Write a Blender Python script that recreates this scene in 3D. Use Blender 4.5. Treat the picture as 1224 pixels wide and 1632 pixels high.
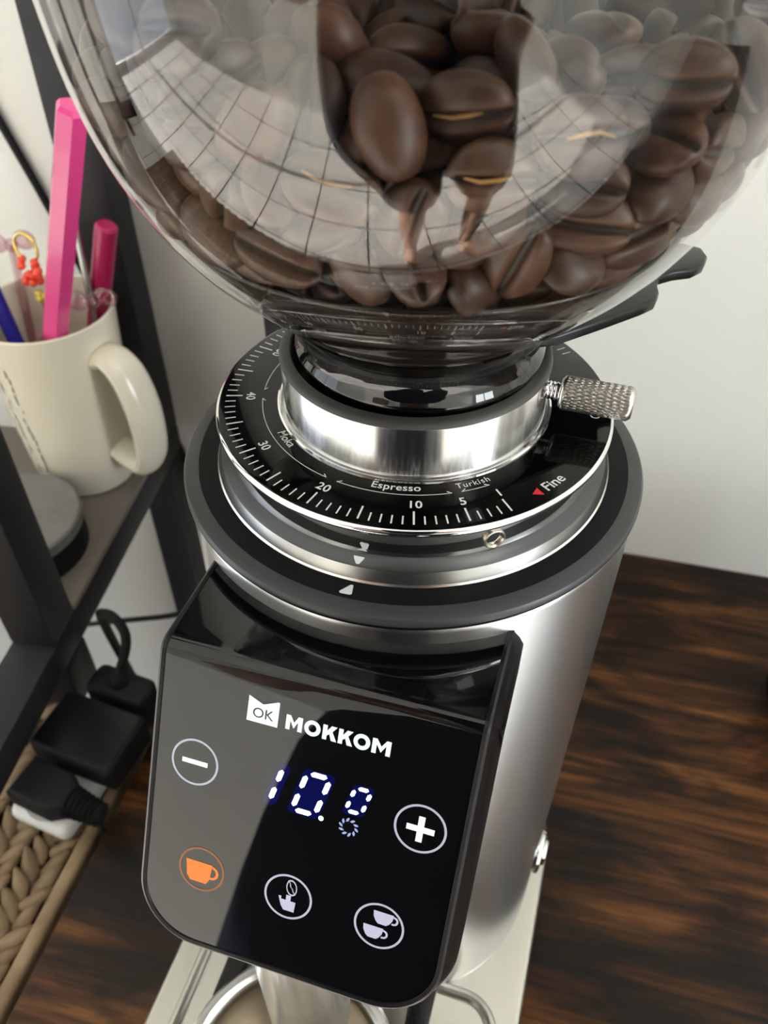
import bpy, bmesh, math, random
import numpy as np
from mathutils import Vector, Matrix

random.seed(4); np.random.seed(4)
SC = bpy.context.scene
for _o in list(bpy.data.objects): bpy.data.objects.remove(_o)
COL = SC.collection
R = math.radians
TZ = 0.75                # table top
DZ = TZ + 0.252          # height of the dial's top face (grinder drawings below are in mm from it)

# ------------------------------------------------------------------ camera
cam_d = bpy.data.cameras.new('camera'); cam = bpy.data.objects.new('camera', cam_d); COL.objects.link(cam)
CP = Vector((0.03135, -0.15548, DZ + 0.1103))
M3 = Matrix(((0.97034438, 0.24172358, 0.00121782), (-0.16575325, 0.66169481, 0.73122216), (-0.17594781, 0.70973917, -0.68213831)))
rt, up, fw = M3[0].normalized(), M3[1].normalized(), M3[2].normalized()
mw = Matrix(((rt.x, up.x, -fw.x, CP.x), (rt.y, up.y, -fw.y, CP.y), (rt.z, up.z, -fw.z, CP.z), (0, 0, 0, 1)))
cam.matrix_world = mw
cam_d.sensor_fit = 'VERTICAL'; cam_d.sensor_height = 24.0; cam_d.lens = 24.0 * 1300.3 / 1632.0
cam_d.clip_start = 0.01; cam_d.clip_end = 100
cam_d.dof.use_dof = True; cam_d.dof.focus_distance = 0.172; cam_d.dof.aperture_fstop = 16.0
SC.camera = cam

# ------------------------------------------------------------------ world, sun, window light, exposure
W = bpy.data.worlds.new('world'); SC.world = W; W.use_nodes = True
bg = W.node_tree.nodes['Background']; bg.inputs['Color'].default_value = (0.72, 0.85, 1.0, 1); bg.inputs['Strength'].default_value = 1.2

def lamp(name, kind, loc, target, energy, color, size=None):
    d = bpy.data.lights.new(name, kind); o = bpy.data.objects.new(name, d); COL.objects.link(o)
    o.location = loc; d.energy = energy; d.color = color
    o.rotation_euler = (Vector(target) - Vector(loc)).to_track_quat('-Z', 'Y').to_euler()
    if kind == 'AREA':
        d.shape = 'RECTANGLE'; d.size, d.size_y = size
    return o
SUN = lamp('sun', 'SUN', (-6.0, 0.62, 3.0), (0.0, -0.10, 0.24), 31.0, (1.0, 0.95, 0.87)); SUN.data.angle = R(0.6)
lamp('daylight_glass_door', 'AREA', (-2.86, -0.85, 1.05), (0, -0.85, 1.05), 16, (0.90, 0.96, 1.0), (1.5, 2.1))
lamp('end_window_fill', 'AREA', (2.86, -1.15, 1.3), (0, -1.15, 1.3), 60, (0.92, 0.97, 1.0), (1.0, 1.5))  # unseen end window, enlarged and boosted to brighten the back wall

vs = SC.view_settings
SC.display_settings.display_device = 'sRGB'
vs.view_transform = 'Standard'; vs.look = 'None'; vs.gamma = 1.0; vs.use_curve_mapping = False; vs.exposure = 0.15
SC.cycles.transparent_max_bounces = 24
SC.cycles.max_bounces = 10
SC.cycles.caustics_reflective = False
SC.cycles.caustics_refractive = False
SC.cycles.sample_clamp_indirect = 6.0

# ------------------------------------------------------------------ materials
def mat(name, col=(0.5, 0.5, 0.5), rough=0.5, metal=0.0, spec=0.5, coat=0.0, emis=None, estr=0.0, aniso=0.0):
    m = bpy.data.materials.new(name); m.use_nodes = True
    b = m.node_tree.nodes['Principled BSDF']
    b.inputs['Base Color'].default_value = (*col, 1); b.inputs['Roughness'].default_value = rough
    b.inputs['Metallic'].default_value = metal; b.inputs['Specular IOR Level'].default_value = spec
    b.inputs['Coat Weight'].default_value = coat; b.inputs['Coat Roughness'].default_value = 0.03
    if emis: b.inputs['Emission Color'].default_value = (*emis, 1); b.inputs['Emission Strength'].default_value = estr
    if aniso:
        b.inputs['Anisotropic'].default_value = aniso
        b.inputs['Anisotropic Rotation'].default_value = 0.25
        t = m.node_tree.nodes.new('ShaderNodeTangent'); t.direction_type = 'RADIAL'; t.axis = 'Z'
        m.node_tree.links.new(t.outputs[0], b.inputs['Tangent'])
    return m
def nd(m, t, **kw):
    n = m.node_tree.nodes.new(t)
    for k, v in kw.items(): setattr(n, k, v)
    return n
def lk(m, a, b): m.node_tree.links.new(a, b)
def bs(m): return m.node_tree.nodes['Principled BSDF']
def coords(m, scale=(1, 1, 1), which='Object'):
    tc = nd(m, 'ShaderNodeTexCoord'); mp = nd(m, 'ShaderNodeMapping'); mp.inputs['Scale'].default_value = scale
    lk(m, tc.outputs[which], mp.inputs['Vector']); return mp.outputs[0]
def noise(m, vec, scale, detail=4, rough=0.55, dist=0.0):
    n = nd(m, 'ShaderNodeTexNoise'); n.inputs['Scale'].default_value = scale; n.inputs['Detail'].default_value = detail
    n.inputs['Roughness'].default_value = rough; n.inputs['Distortion'].default_value = dist
    lk(m, vec, n.inputs['Vector']); return n.outputs['Fac']
def ramp(m, fac, stops):
    r = nd(m, 'ShaderNodeValToRGB'); e = r.color_ramp.elements
    while len(e) < len(stops): e.new(0.5)
    for i, (p, c) in enumerate(stops): e[i].position = p; e[i].color = (*c, 1) if len(c) == 3 else c
    lk(m, fac, r.inputs[0]); return r.outputs[0]
def bump(m, h, strength=0.2, dist=0.001):
    b = nd(m, 'ShaderNodeBump'); b.inputs['Strength'].default_value = strength; b.inputs['Distance'].default_value = dist
    lk(m, h, b.inputs['Height']); lk(m, b.outputs[0], bs(m).inputs['Normal'])
def mixc(m, fac, a, b, mode='MIX'):
    x = nd(m, 'ShaderNodeMix', data_type='RGBA', blend_type=mode)
    if isinstance(fac, float): x.inputs[0].default_value = fac
    else: lk(m, fac, x.inputs[0])
    for s, v in ((6, a), (7, b)):
        if isinstance(v, tuple): x.inputs[s].default_value = (*v, 1)
        else: lk(m, v, x.inputs[s])
    return x.outputs[2]

M = {}
def plaster(name, c1, c2):
    m = mat(name, c1, 0.85, spec=0.2); v = coords(m)
    lk(m, ramp(m, noise(m, v, 3.0, 5), [(0.3, c1), (0.7, c2)]), bs(m).inputs['Base Color'])
    bump(m, noise(m, v, 160, 3), 0.08, 0.0008); return m
M['wall'] = plaster('wall_paint', (0.80, 0.795, 0.755), (0.84, 0.835, 0.795))
M['ceil'] = plaster('ceiling_paint', (0.80, 0.79, 0.76), (0.84, 0.83, 0.80))
m = mat('floor_tile', (0.72, 0.70, 0.66), 0.25); v = coords(m)
lk(m, ramp(m, noise(m, v, 2.2, 5), [(0.3, (0.74, 0.73, 0.70)), (0.7, (0.83, 0.82, 0.79))]), bs(m).inputs['Base Color']); M['tile'] = m
M['grout'] = mat('tile_grout', (0.09, 0.085, 0.08), 0.9)

m = mat('rustic_wood', (0.1, 0.05, 0.02), 0.46, spec=0.22); v = coords(m, (2.6, 24, 24)); v2 = coords(m, (6.0, 17, 17)); v3 = coords(m, (4, 110, 110))
n1 = noise(m, v, 2.2, 7, 0.62, 0.9); n2 = noise(m, v2, 2.0, 5, 0.6, 0.4); n3 = noise(m, v3, 2.0, 6, 0.65)
c1 = ramp(m, n1, [(0.32, (0.009, 0.0045, 0.002)), (0.44, (0.040, 0.0155, 0.0045)), (0.56, (0.115, 0.046, 0.0125)), (0.72, (0.19, 0.082, 0.024))])
c2 = ramp(m, n2, [(0.42, (0.09, 0.085, 0.085)), (0.55, (1, 1, 1))])
c3 = ramp(m, n3, [(0.36, (0.30, 0.26, 0.24)), (0.62, (1.3, 1.25, 1.2))])
c = mixc(m, 0.9, c1, c2, 'MULTIPLY'); c = mixc(m, 0.95, c, c3, 'MULTIPLY')
lk(m, c, bs(m).inputs['Base Color']); bump(m, n3, 0.15, 0.0004); M['wood'] = m

def brushed(name, col, rough, aniso, scale=(1, 1, 0.02), amp=0.08):
    m = mat(name, col, rough, 1.0, aniso=aniso); v = coords(m, scale)
    n = noise(m, v, 900, 2)
    r = nd(m, 'ShaderNodeMapRange'); r.inputs['To Min'].default_value = max(0.02, rough - amp); r.inputs['To Max'].default_value = rough + amp
    lk(m, n, r.inputs['Value']); lk(m, r.outputs[0], bs(m).inputs['Roughness']); return m
M['steel_body'] = mat('brushed_steel_body', (0.52, 0.525, 0.53), 0.26, 1.0, aniso=0.6)
M['steel_neck'] = brushed('turned_steel', (0.64, 0.64, 0.635), 0.20, 0.75)
M['steel_ring'] = mat('satin_steel', (0.40, 0.395, 0.38), 0.25, 1.0)
M['fill_lamp_glow'] = mat('fill_lamp_diffuser', (0.8, 0.8, 0.8), 0.5, emis=(1.0, 0.93, 0.82), estr=16.0)
M['steel_bright'] = mat('bright_steel_edge', (0.85, 0.84, 0.82), 0.22, 1.0)
M['chrome'] = mat('polished_chrome', (0.80, 0.80, 0.80), 0.05, 1.0)
M['steel_base'] = brushed('satin_steel_base', (0.46, 0.45, 0.41), 0.32, 0.0, (1, 0.03, 1))
M['knurl'] = mat('knurled_steel', (0.60, 0.58, 0.54), 0.30, 1.0)
M['cup_steel'] = mat('cup_steel', (0.50, 0.46, 0.39), 0.30, 1.0)
m = mat('black_anodised', (0.006, 0.0065, 0.007), 0.40, spec=0.10); bump(m, noise(m, coords(m), 2500, 2), 0.06, 0.0002); M['black_ring'] = m
M['dark_flange'] = mat('dark_grey_flange', (0.075, 0.078, 0.082), 0.34, 0.9)
M['bevel_grey'] = mat('grey_bevel', (0.045, 0.047, 0.05), 0.38, 0.35, spec=0.4)
M['black_glass'] = mat('black_glass', (0.003, 0.003, 0.0035), 0.02, spec=0.5, coat=0.0)
M['dial_glass'] = mat('dial_glass', (0.002, 0.002, 0.002), 0.05, spec=0.22)
M['black_plastic'] = mat('black_plastic', (0.005, 0.005, 0.006), 0.30, spec=0.3)
M['matte_black'] = mat('matte_black', (0.008, 0.008, 0.009), 0.65, spec=0.25)
M['rubber'] = mat('dark_rubber', (0.035, 0.033, 0.028), 0.5)
M['print_white'] = mat('white_print', (0.80, 0.80, 0.78), 0.5)
M['print_grey'] = mat('silver_print', (0.62, 0.68, 0.70), 0.45)
M['print_red'] = mat('red_print', (0.75, 0.02, 0.03), 0.45)
M['logo'] = mat('lit_logo', (0.6, 0.7, 0.75), 0.4, emis=(0.62, 0.80, 0.88), estr=0.34)
M['led_white'] = mat('led_white', (0.1, 0.1, 0.1), 0.4, emis=(0.84, 0.88, 1.0), estr=3.2)
M['led_blue'] = mat('led_pale_blue', (0.1, 0.1, 0.1), 0.4, emis=(0.38, 0.52, 1.0), estr=0.60)
M['led_soft'] = mat('led_soft_white', (0.1, 0.1, 0.1), 0.4, emis=(0.76, 0.78, 0.98), estr=0.46)
M['led_cup'] = mat('led_lilac_white', (0.1, 0.1, 0.1), 0.4, emis=(0.74, 0.72, 1.0), estr=0.56)
M['led_sign'] = mat('led_bright_sign', (0.1, 0.1, 0.1), 0.4, emis=(0.90, 0.92, 1.0), estr=1.0)
M['led_orange'] = mat('led_orange', (0.1, 0.03, 0.0), 0.4, emis=(1.0, 0.20, 0.0), estr=0.80)
M['led_orange_dim'] = mat('led_orange_ring', (0.1, 0.03, 0.0), 0.4, emis=(1.0, 0.28, 0.06), estr=0.16)
M['digit_halo'] = mat('blue_digit_glow', (0.001, 0.001, 0.006), 0.02, spec=0.5, emis=(0.03, 0.05, 1.0), estr=0.06)
M['frame_black'] = mat('powder_coated_black', (0.020, 0.020, 0.023), 0.48, spec=0.25)
M['taupe'] = mat('taupe_laminate', (0.17, 0.145, 0.12), 0.5)
M['ceramic'] = mat('cream_ceramic', (0.80, 0.74, 0.60), 0.22, coat=0.3)
M['ceramic_print'] = mat('dark_mug_print', (0.16, 0.14, 0.11), 0.5)
M['pink'] = mat('pink_plastic', (0.80, 0.07, 0.28), 0.22, coat=0.3)
M['magenta'] = mat('magenta_plastic', (0.42, 0.012, 0.09), 0.3)
M['blue'] = mat('blue_plastic', (0.012, 0.014, 0.30), 0.3)
M['gold'] = mat('gold_wire', (0.80, 0.58, 0.16), 0.25, 0.9)
M['red_bead'] = mat('red_bead', (0.85, 0.07, 0.03), 0.3)
M['yellow_bead'] = mat('yellow_bead', (0.75, 0.62, 0.12), 0.3)
M['white_plastic'] = mat('white_plastic', (0.72, 0.72, 0.70), 0.4)
M['skin'] = mat('skin', (0.46, 0.25, 0.17), 0.5)
M['shirt'] = mat('grey_shirt', (0.34, 0.33, 0.32), 0.9, spec=0.1)
M['shorts'] = mat('navy_shorts', (0.010, 0.013, 0.026), 0.9, spec=0.1)
M['hair'] = mat('dark_hair', (0.015, 0.010, 0.008), 0.6)
M['eye'] = mat('eye_white', (0.7, 0.7, 0.7), 0.2)
M['lips'] = mat('lips', (0.38, 0.13, 0.11), 0.5)

m = mat('grey_stone', (0.3, 0.3, 0.29), 0.45); v = coords(m, (1, 1, 1))
lk(m, ramp(m, noise(m, v, 38, 6, 0.6, 1.2), [(0.25, (0.07, 0.07, 0.07)), (0.42, (0.165, 0.16, 0.155)), (0.7, (0.21, 0.205, 0.195))]), bs(m).inputs['Base Color']); M['stone'] = m

m = mat('rattan', (0.4, 0.3, 0.18), 0.6, spec=0.3); v = coords(m); gi = nd(m, 'ShaderNodeObjectInfo')
c = ramp(m, noise(m, v, 60, 4), [(0.3, (0.20, 0.135, 0.075)), (0.7, (0.42, 0.31, 0.19))])
c2 = ramp(m, gi.outputs['Random'], [(0.0, (0.75, 0.72, 0.7)), (1.0, (1.1, 1.08, 1.05))])
lk(m, mixc(m, 1.0, c, c2, 'MULTIPLY'), bs(m).inputs['Base Color']); M['rattan'] = m
M['rattan_dark'] = mat('rattan_gap', (0.055, 0.028, 0.02), 0.8)

m = mat('roasted_bean', (0.06, 0.025, 0.012), 0.42, spec=0.42); v = coords(m, (1, 1, 1)); gi = nd(m, 'ShaderNodeObjectInfo')
c = ramp(m, noise(m, v, 230, 4, 0.6), [(0.25, (0.026, 0.012, 0.007)), (0.6, (0.076, 0.035, 0.0195)), (0.85, (0.13, 0.062, 0.035))])
c2 = ramp(m, gi.outputs['Random'], [(0.0, (0.60, 0.58, 0.58)), (0.6, (1, 1, 1)), (1.0, (1.35, 1.25, 1.15))])
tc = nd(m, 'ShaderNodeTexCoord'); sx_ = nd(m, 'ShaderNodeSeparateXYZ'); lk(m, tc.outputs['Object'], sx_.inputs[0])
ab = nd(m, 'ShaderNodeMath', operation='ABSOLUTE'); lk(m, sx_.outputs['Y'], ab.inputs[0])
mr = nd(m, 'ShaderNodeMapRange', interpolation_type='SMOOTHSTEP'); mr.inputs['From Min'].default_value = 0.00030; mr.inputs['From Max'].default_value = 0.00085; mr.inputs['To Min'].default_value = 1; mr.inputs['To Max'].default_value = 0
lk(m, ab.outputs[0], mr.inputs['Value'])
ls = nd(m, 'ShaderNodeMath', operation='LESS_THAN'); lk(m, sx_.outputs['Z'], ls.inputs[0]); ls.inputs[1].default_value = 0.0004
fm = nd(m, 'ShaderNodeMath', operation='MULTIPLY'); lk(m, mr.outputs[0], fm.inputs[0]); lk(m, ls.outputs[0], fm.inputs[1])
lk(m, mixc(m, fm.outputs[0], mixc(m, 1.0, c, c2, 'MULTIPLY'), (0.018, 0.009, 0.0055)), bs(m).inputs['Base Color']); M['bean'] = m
M['chaff'] = mat('pale_chaff', (0.50, 0.27, 0.09), 0.6)

def clear(name, tint, f0=0.045, rough=0.0, f90=1.0):
    """thin clear plastic: see-through with Fresnel reflection on either side"""
    m = bpy.data.materials.new(name); m.use_nodes = True; nt = m.node_tree
    for n in list(nt.nodes):
        if n.type != 'OUTPUT_MATERIAL': nt.nodes.remove(n)
    out = [n for n in nt.nodes if n.type == 'OUTPUT_MATERIAL'][0]
    g = nd(m, 'ShaderNodeNewGeometry'); d = nd(m, 'ShaderNodeVectorMath', operation='DOT_PRODUCT')
    lk(m, g.outputs['Incoming'], d.inputs[0]); lk(m, g.outputs['Normal'], d.inputs[1])
    a = nd(m, 'ShaderNodeMath', operation='ABSOLUTE'); lk(m, d.outputs['Value'], a.inputs[0])
    s = nd(m, 'ShaderNodeMath', operation='SUBTRACT'); s.inputs[0].default_value = 1; lk(m, a.outputs[0], s.inputs[1])
    p = nd(m, 'ShaderNodeMath', operation='POWER'); lk(m, s.outputs[0], p.inputs[0]); p.inputs[1].default_value = 5
    q = nd(m, 'ShaderNodeMath', operation='MULTIPLY_ADD'); lk(m, p.outputs[0], q.inputs[0]); q.inputs[1].default_value = f90 - f0; q.inputs[2].default_value = f0
    t = nd(m, 'ShaderNodeBsdfTransparent'); t.inputs[0].default_value = (*tint, 1)
    gl = nd(m, 'ShaderNodeBsdfAnisotropic'); gl.inputs['Roughness'].default_value = rough; gl.inputs['Color'].default_value = (1, 1, 1, 1)
    mx = nd(m, 'ShaderNodeMixShader'); lk(m, q.outputs[0], mx.inputs[0]); lk(m, t.outputs[0], mx.inputs[1]); lk(m, gl.outputs[0], mx.inputs[2])
    lk(m, mx.outputs[0], out.inputs['Surface']); return m
M['hopper'] = clear('clear_hopper', (0.94, 0.94, 0.93), 0.055)
M['hopper_inner'] = clear('clear_hopper_inside', (0.96, 0.95, 0.94), 0.012, 0.0, 0.25)
M['dark_liner'] = mat('added_dark_liner', (0.018, 0.010, 0.007), 0.25)
M['smoke'] = clear('smoked_clear', (0.55, 0.54, 0.52), 0.06)
M['pale_clear'] = clear('pale_pink_clear', (0.85, 0.70, 0.74), 0.08)
M['pane'] = clear('window_glass', (0.97, 0.98, 0.98), 0.04)

# ------------------------------------------------------------------ mesh helpers
def link(name, me, m, parent=None, smooth=True, sharp=35):
    o = bpy.data.objects.new(name, me); COL.objects.link(o)
    if m is not None:
        me.materials.append(M[m] if isinstance(m, str) else m)
    if smooth:
        for p in me.polygons: p.use_smooth = True
        if sharp: me.set_sharp_from_angle(angle=R(sharp))
    if parent is not None: o.parent = parent
    return o
def from_bm(name, bm, m, parent=None, smooth=True, sharp=35, recalc=True):
    if recalc: bmesh.ops.recalc_face_normals(bm, faces=bm.faces)
    me = bpy.data.meshes.new(name); bm.to_mesh(me); bm.free()
    return link(name, me, m, parent, smooth, sharp)
def tag(o, label=None, cat=None, group=None, kind=None):
    if label: o['label'] = label
    if cat: o['category'] = cat
    if group: o['group'] = group
    if kind: o['kind'] = kind
    return o
def empty(name, loc=(0, 0, 0), rz=0):
    o = bpy.data.objects.new(name, None); COL.objects.link(o); o.location = loc; o.rotation_euler = (0, 0, rz)
    o.empty_display_size = 0.02; return o
def add_box(bm, x0, x1, y0, y1, z0, z1, bev=0.0, seg=2):
    r = bmesh.ops.create_cube(bm, size=1.0)
    vs_ = r['verts']
    bmesh.ops.scale(bm, vec=(x1 - x0, y1 - y0, z1 - z0), verts=vs_)
    bmesh.ops.translate(bm, vec=((x0 + x1) / 2, (y0 + y1) / 2, (z0 + z1) / 2), verts=vs_)
    if bev > 0:
        es = list({e for v_ in vs_ for e in v_.link_edges})
        bmesh.ops.bevel(bm, geom=es, offset=bev, segments=seg, profile=0.5, affect='EDGES')
def box(name, x0, x1, y0, y1, z0, z1, m, parent=None, bev=0.0, seg=2):
    bm = bmesh.new(); add_box(bm, x0, x1, y0, y1, z0, z1, bev, seg); return from_bm(name, bm, m, parent)
def add_lathe(bm, prof, segs=96, closed=False, cx=0.0, cy=0.0, mod=None):
    rings = []
    for i, (r, z) in enumerate(prof):
        if r < 1e-7: rings.append([bm.verts.new((cx, cy, z))]); continue
        ring = []
        for k in range(segs):
            a = 2 * math.pi * k / segs; rr = r if mod is None else mod(r, z, a)
            ring.append(bm.verts.new((cx + rr * math.cos(a), cy + rr * math.sin(a), z)))
        rings.append(ring)
    n = len(rings)
    for i in range(n if closed else n - 1):
        a, b = rings[i], rings[(i + 1) % n]
        for k in range(segs):
            k2 = (k + 1) % segs
            if len(a) == 1 and len(b) == 1: continue
            if len(a) == 1: bm.faces.new((a[0], b[k], b[k2]))
            elif len(b) == 1: bm.faces.new((a[k], b[0], a[k2]))
            else: bm.faces.new((a[k], b[k], b[k2], a[k2]))
def lathe(name, prof, m, parent=None, segs=96, closed=False, cx=0.0, cy=0.0, sharp=35, mod=None):
    bm = bmesh.new(); add_lathe(bm, prof, segs, closed, cx, cy, mod); return from_bm(name, bm, m, parent, True, sharp)
def smooth_path(pts, n=6, closed=False):
    P = [Vector(p) for p in pts]; out = []
    N = len(P)
    for i in range(N if closed else N - 1):
        p0 = P[(i - 1) % N] if closed or i > 0 else P[0]; p1 = P[i]; p2 = P[(i + 1) % N]
        p3 = P[(i + 2) % N] if closed or i + 2 < N else P[-1]
        for k in range(n):
            t = k / n
            out.append(0.5 * ((2 * p1) + (-p0 + p2) * t + (2 * p0 - 5 * p1 + 4 * p2 - p3) * t * t + (-p0 + 3 * p1 - 3 * p2 + p3) * t ** 3))
    if not closed: out.append(P[-1])
    return out
def add_tube(bm, path, rad, segs=10, closed=False, sx=1.0, sy=1.0, cap=True):
    path = [Vector(p) for p in path]; n = len(path); rings = []
    ref = Vector((0, 0, 1))
    T0 = (path[1] - path[0]).normalized()
    if abs(T0.dot(ref)) > 0.9: ref = Vector((1, 0, 0))
    N = (ref - T0 * ref.dot(T0)).normalized()
    for i in range(n):
        if closed: T = (path[(i + 1) % n] - path[i - 1]).normalized()
        else: T = (path[min(i + 1, n - 1)] - path[max(i - 1, 0)]).normalized()
        N = (N - T * N.dot(T)).normalized(); B = T.cross(N)
        r = rad[i] if isinstance(rad, (list, tuple)) else rad
        rings.append([bm.verts.new(path[i] + (N * math.cos(a) * sx + B * math.sin(a) * sy) * r) for a in [2 * math.pi * k / segs for k in range(segs)]])
    for i in range(n if closed else n - 1):
        a, b = rings[i], rings[(i + 1) % n]
        for k in range(segs): bm.faces.new((a[k], a[(k + 1) % segs], b[(k + 1) % segs], b[k]))
    if cap and not closed:
        bm.faces.new(rings[0][::-1]); bm.faces.new(rings[-1])
def tube(name, path, rad, m, parent=None, segs=10, closed=False, sx=1.0, sy=1.0):
    bm = bmesh.new(); add_tube(bm, path, rad, segs, closed, sx, sy); return from_bm(name, bm, m, parent)
def add_prism(bm, pts, z0, z1, bev=0.0):
    lo = [bm.verts.new((x, y, z0)) for x, y in pts]; hi = [bm.verts.new((x, y, z1)) for x, y in pts]
    n = len(pts)
    f1 = bm.faces.new(lo[::-1]); f2 = bm.faces.new(hi); sides = []
    for i in range(n): sides.append(bm.faces.new((lo[i], lo[(i + 1) % n], hi[(i + 1) % n], hi[i])))
    if bev > 0:
        bmesh.ops.recalc_face_normals(bm, faces=bm.faces)
        es = list(f1.edges) + list(f2.edges)
        bmesh.ops.bevel(bm, geom=es, offset=bev, segments=3, profile=0.5, affect='EDGES')
def prism(name, pts, z0, z1, m, parent=None, bev=0.0):
    bm = bmesh.new(); add_prism(bm, pts, z0, z1, bev); return from_bm(name, bm, m, parent)
def rrect(x0, x1, y0, y1, r, n=8):
    pts = []
    for cx, cy, a0 in ((x1 - r, y1 - r, 0), (x0 + r, y1 - r, 90), (x0 + r, y0 + r, 180), (x1 - r, y0 + r, 270)):
        for k in range(n + 1):
            a = R(a0 + 90 * k / n); pts.append((cx + r * math.cos(a), cy + r * math.sin(a)))
    return pts

_dg = None
def text_geo(txt, size, weight=0.0, spacing=1.0):
    """flat outline triangles of a word, centred on its own middle; (verts, faces)"""
    cu = bpy.data.curves.new('word', 'FONT'); cu.body = txt; cu.size = size; cu.align_x = 'CENTER'; cu.align_y = 'CENTER'
    cu.offset = weight; cu.space_character = spacing; cu.resolution_u = 5
    o = bpy.data.objects.new('word', cu); COL.objects.link(o)
    dg = bpy.context.evaluated_depsgraph_get(); me = bpy.data.meshes.new_from_object(o.evaluated_get(dg))
    bm = bmesh.new(); bm.from_mesh(me); bmesh.ops.triangulate(bm, faces=bm.faces)
    for _ in range(1):
        le = [e for e in bm.edges if e.calc_length() > size * 0.3]
        if le: bmesh.ops.subdivide_edges(bm, edges=le, cuts=2); bmesh.ops.triangulate(bm, faces=bm.faces)
    bm.verts.index_update()
    V = [tuple(v_.co) for v_ in bm.verts]; F = [[v_.index for v_ in f.verts] for f in bm.faces]
    bm.free(); bpy.data.objects.remove(o); bpy.data.curves.remove(cu); bpy.data.meshes.remove(me)
    return V, F
def geo_obj(name, V, F, m, parent):
    me = bpy.data.meshes.new(name); me.from_pydata(V, [], F); me.update(); return link(name, me, m, parent, False)

# ================================================================== THE ROOM
WY = 0.2228
XL, XR, YF, ZC = -2.80, 2.80, -1.75, 2.5
def struct(o): o['kind'] = 'structure'; return o
def wall_with_hole(name, axis, pos, th, a0, a1, h0, h1, zt):
    """wall of thickness th with one opening; axis 'x' = wall in a YZ plane, 'y' = wall in an XZ plane"""
    bm = bmesh.new()
    lo, hi = (YF, WY) if axis == 'x' else (XL, XR)
    for (s, e, zb, ze) in ((lo, a0, 0, zt), (a1, hi, 0, zt), (a0, a1, h1, zt), (a0, a1, 0, h0)):
        if e - s < 1e-4 or ze - zb < 1e-4: continue
        if axis == 'x': add_box(bm, min(pos, pos + th), max(pos, pos + th), s, e, zb, ze)
        else: add_box(bm, s, e, min(pos, pos + th), max(pos, pos + th), zb, ze)
    return struct(from_bm(name, bm, 'wall', None, False))
struct(box('wall_back', XL - 0.1, XR + 0.1, WY, WY + 0.1, 0, ZC, 'wall'))
wall_with_hole('wall_left', 'x', XL, -0.1, -1.6, -0.1, 0.0, 2.1, ZC)
wall_with_hole('wall_right', 'x', XR, 0.1, -1.65, -0.65, 0.55, 2.05, ZC)
struct(box('wall_front', XL - 0.1, XR + 0.1, YF - 0.1, YF, 0, ZC, 'wall'))
struct(box('ceiling', XL - 0.1, XR + 0.1, YF - 0.1, WY + 0.1, ZC, ZC + 0.1, 'ceil'))
fl = struct(box('floor', XL - 0.1, XR + 0.1, YF - 0.1, WY + 0.1, -0.1, -0.004, 'grout'))
TS = 0.33
tm = bpy.data.meshes.new('tile'); _bm = bmesh.new(); add_box(_bm, -TS / 2 + 0.005, TS / 2 - 0.005, -TS / 2 + 0.005, TS / 2 - 0.005, -0.004, 0.0, 0.001, 1)
bmesh.ops.recalc_face_normals(_bm, faces=_bm.faces); _bm.to_mesh(tm); _bm.free(); tm.materials.append(M['tile'])
for i in range(17):
    for j in range(6):
        o = bpy.data.objects.new('tile', tm); COL.objects.link(o); o.parent = fl
        o.location = (XL + 0.16 + i * TS, WY - 0.17 - j * TS, 0)
def window(name, axis, pos, a0, a1, z0, z1, cols, rows):
    bm = bmesh.new(); w = 0.04
    for s, e, zb, ze in ((a0, a0 + w, z0, z1), (a1 - w, a1, z0, z1), (a0 + w, a1 - w, z0, z0 + w), (a0 + w, a1 - w, z1 - w, z1)):
        if axis == 'x': add_box(bm, pos - 0.02, pos + 0.02, s, e, zb, ze)
        else: add_box(bm, s, e, pos - 0.02, pos + 0.02, zb, ze)
    for k in range(1, cols):
        c_ = a0 + (a1 - a0) * k / cols
        if axis == 'x': add_box(bm, pos - 0.015, pos + 0.015, c_ - 0.02, c_ + 0.02, z0 + w, z1 - w)
        else: add_box(bm, c_ - 0.02, c_ + 0.02, pos - 0.015, pos + 0.015, z0 + w, z1 - w)
    return struct(from_bm(name, bm, 'white_plastic', None, False))
window('door_1', 'x', XL - 0.01, -1.6, -0.1, 0.0, 2.1, 2, 1)
window('window_1', 'x', XR + 0.01, -1.65, -0.65, 0.55, 2.05, 2, 1)

# unseen ceiling lamp, added as fill for the back wall
cl_ = tag(empty('added_ceiling_lamp', (1.0, -0.5, ZC - 0.0005)), 'round white ceiling lamp added as unseen fill light', 'lamp')
lathe('fill_lamp_base', [(0, -0.03), (0.19, -0.03), (0.19, 0.0), (0, 0.0)], 'white_plastic', cl_, 48)
lathe('fill_lamp_diffuser', [(0, -0.085), (0.08, -0.082), (0.14, -0.068), (0.175, -0.045), (0.18, -0.0305), (0, -0.0305)], 'fill_lamp_glow', cl_, 48)

# ================================================================== TABLE
TX0, TX1, TY0 = -0.1347, 1.05, -0.160
t = tag(empty('wooden_table', ((TX0 + TX1) / 2, (TY0 + WY) / 2, 0)), 'dark rustic brown wooden table against the white wall', 'table')
hx, hy = (TX1 - TX0) / 2, (WY - 0.0008 - TY0) / 2
box('table_top', -hx, hx, -hy, hy, TZ - 0.022, TZ, 'wood', t, 0.0012, 2)
for sx in (-1, 1):
    for sy in (-1, 1):
        cx, cy = sx * (hx - 0.03), sy * (hy - 0.03)
        box('leg', cx - 0.018, cx + 0.018, cy - 0.018, cy + 0.018, 0.0, TZ - 0.022, 'frame_black', t, 0.002)
bm = bmesh.new()
for sy in (-1, 1): add_box(bm, -hx + 0.05, hx - 0.05, sy * (hy - 0.03) - 0.012, sy * (hy - 0.03) + 0.012, TZ - 0.052, TZ - 0.0225)
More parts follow.
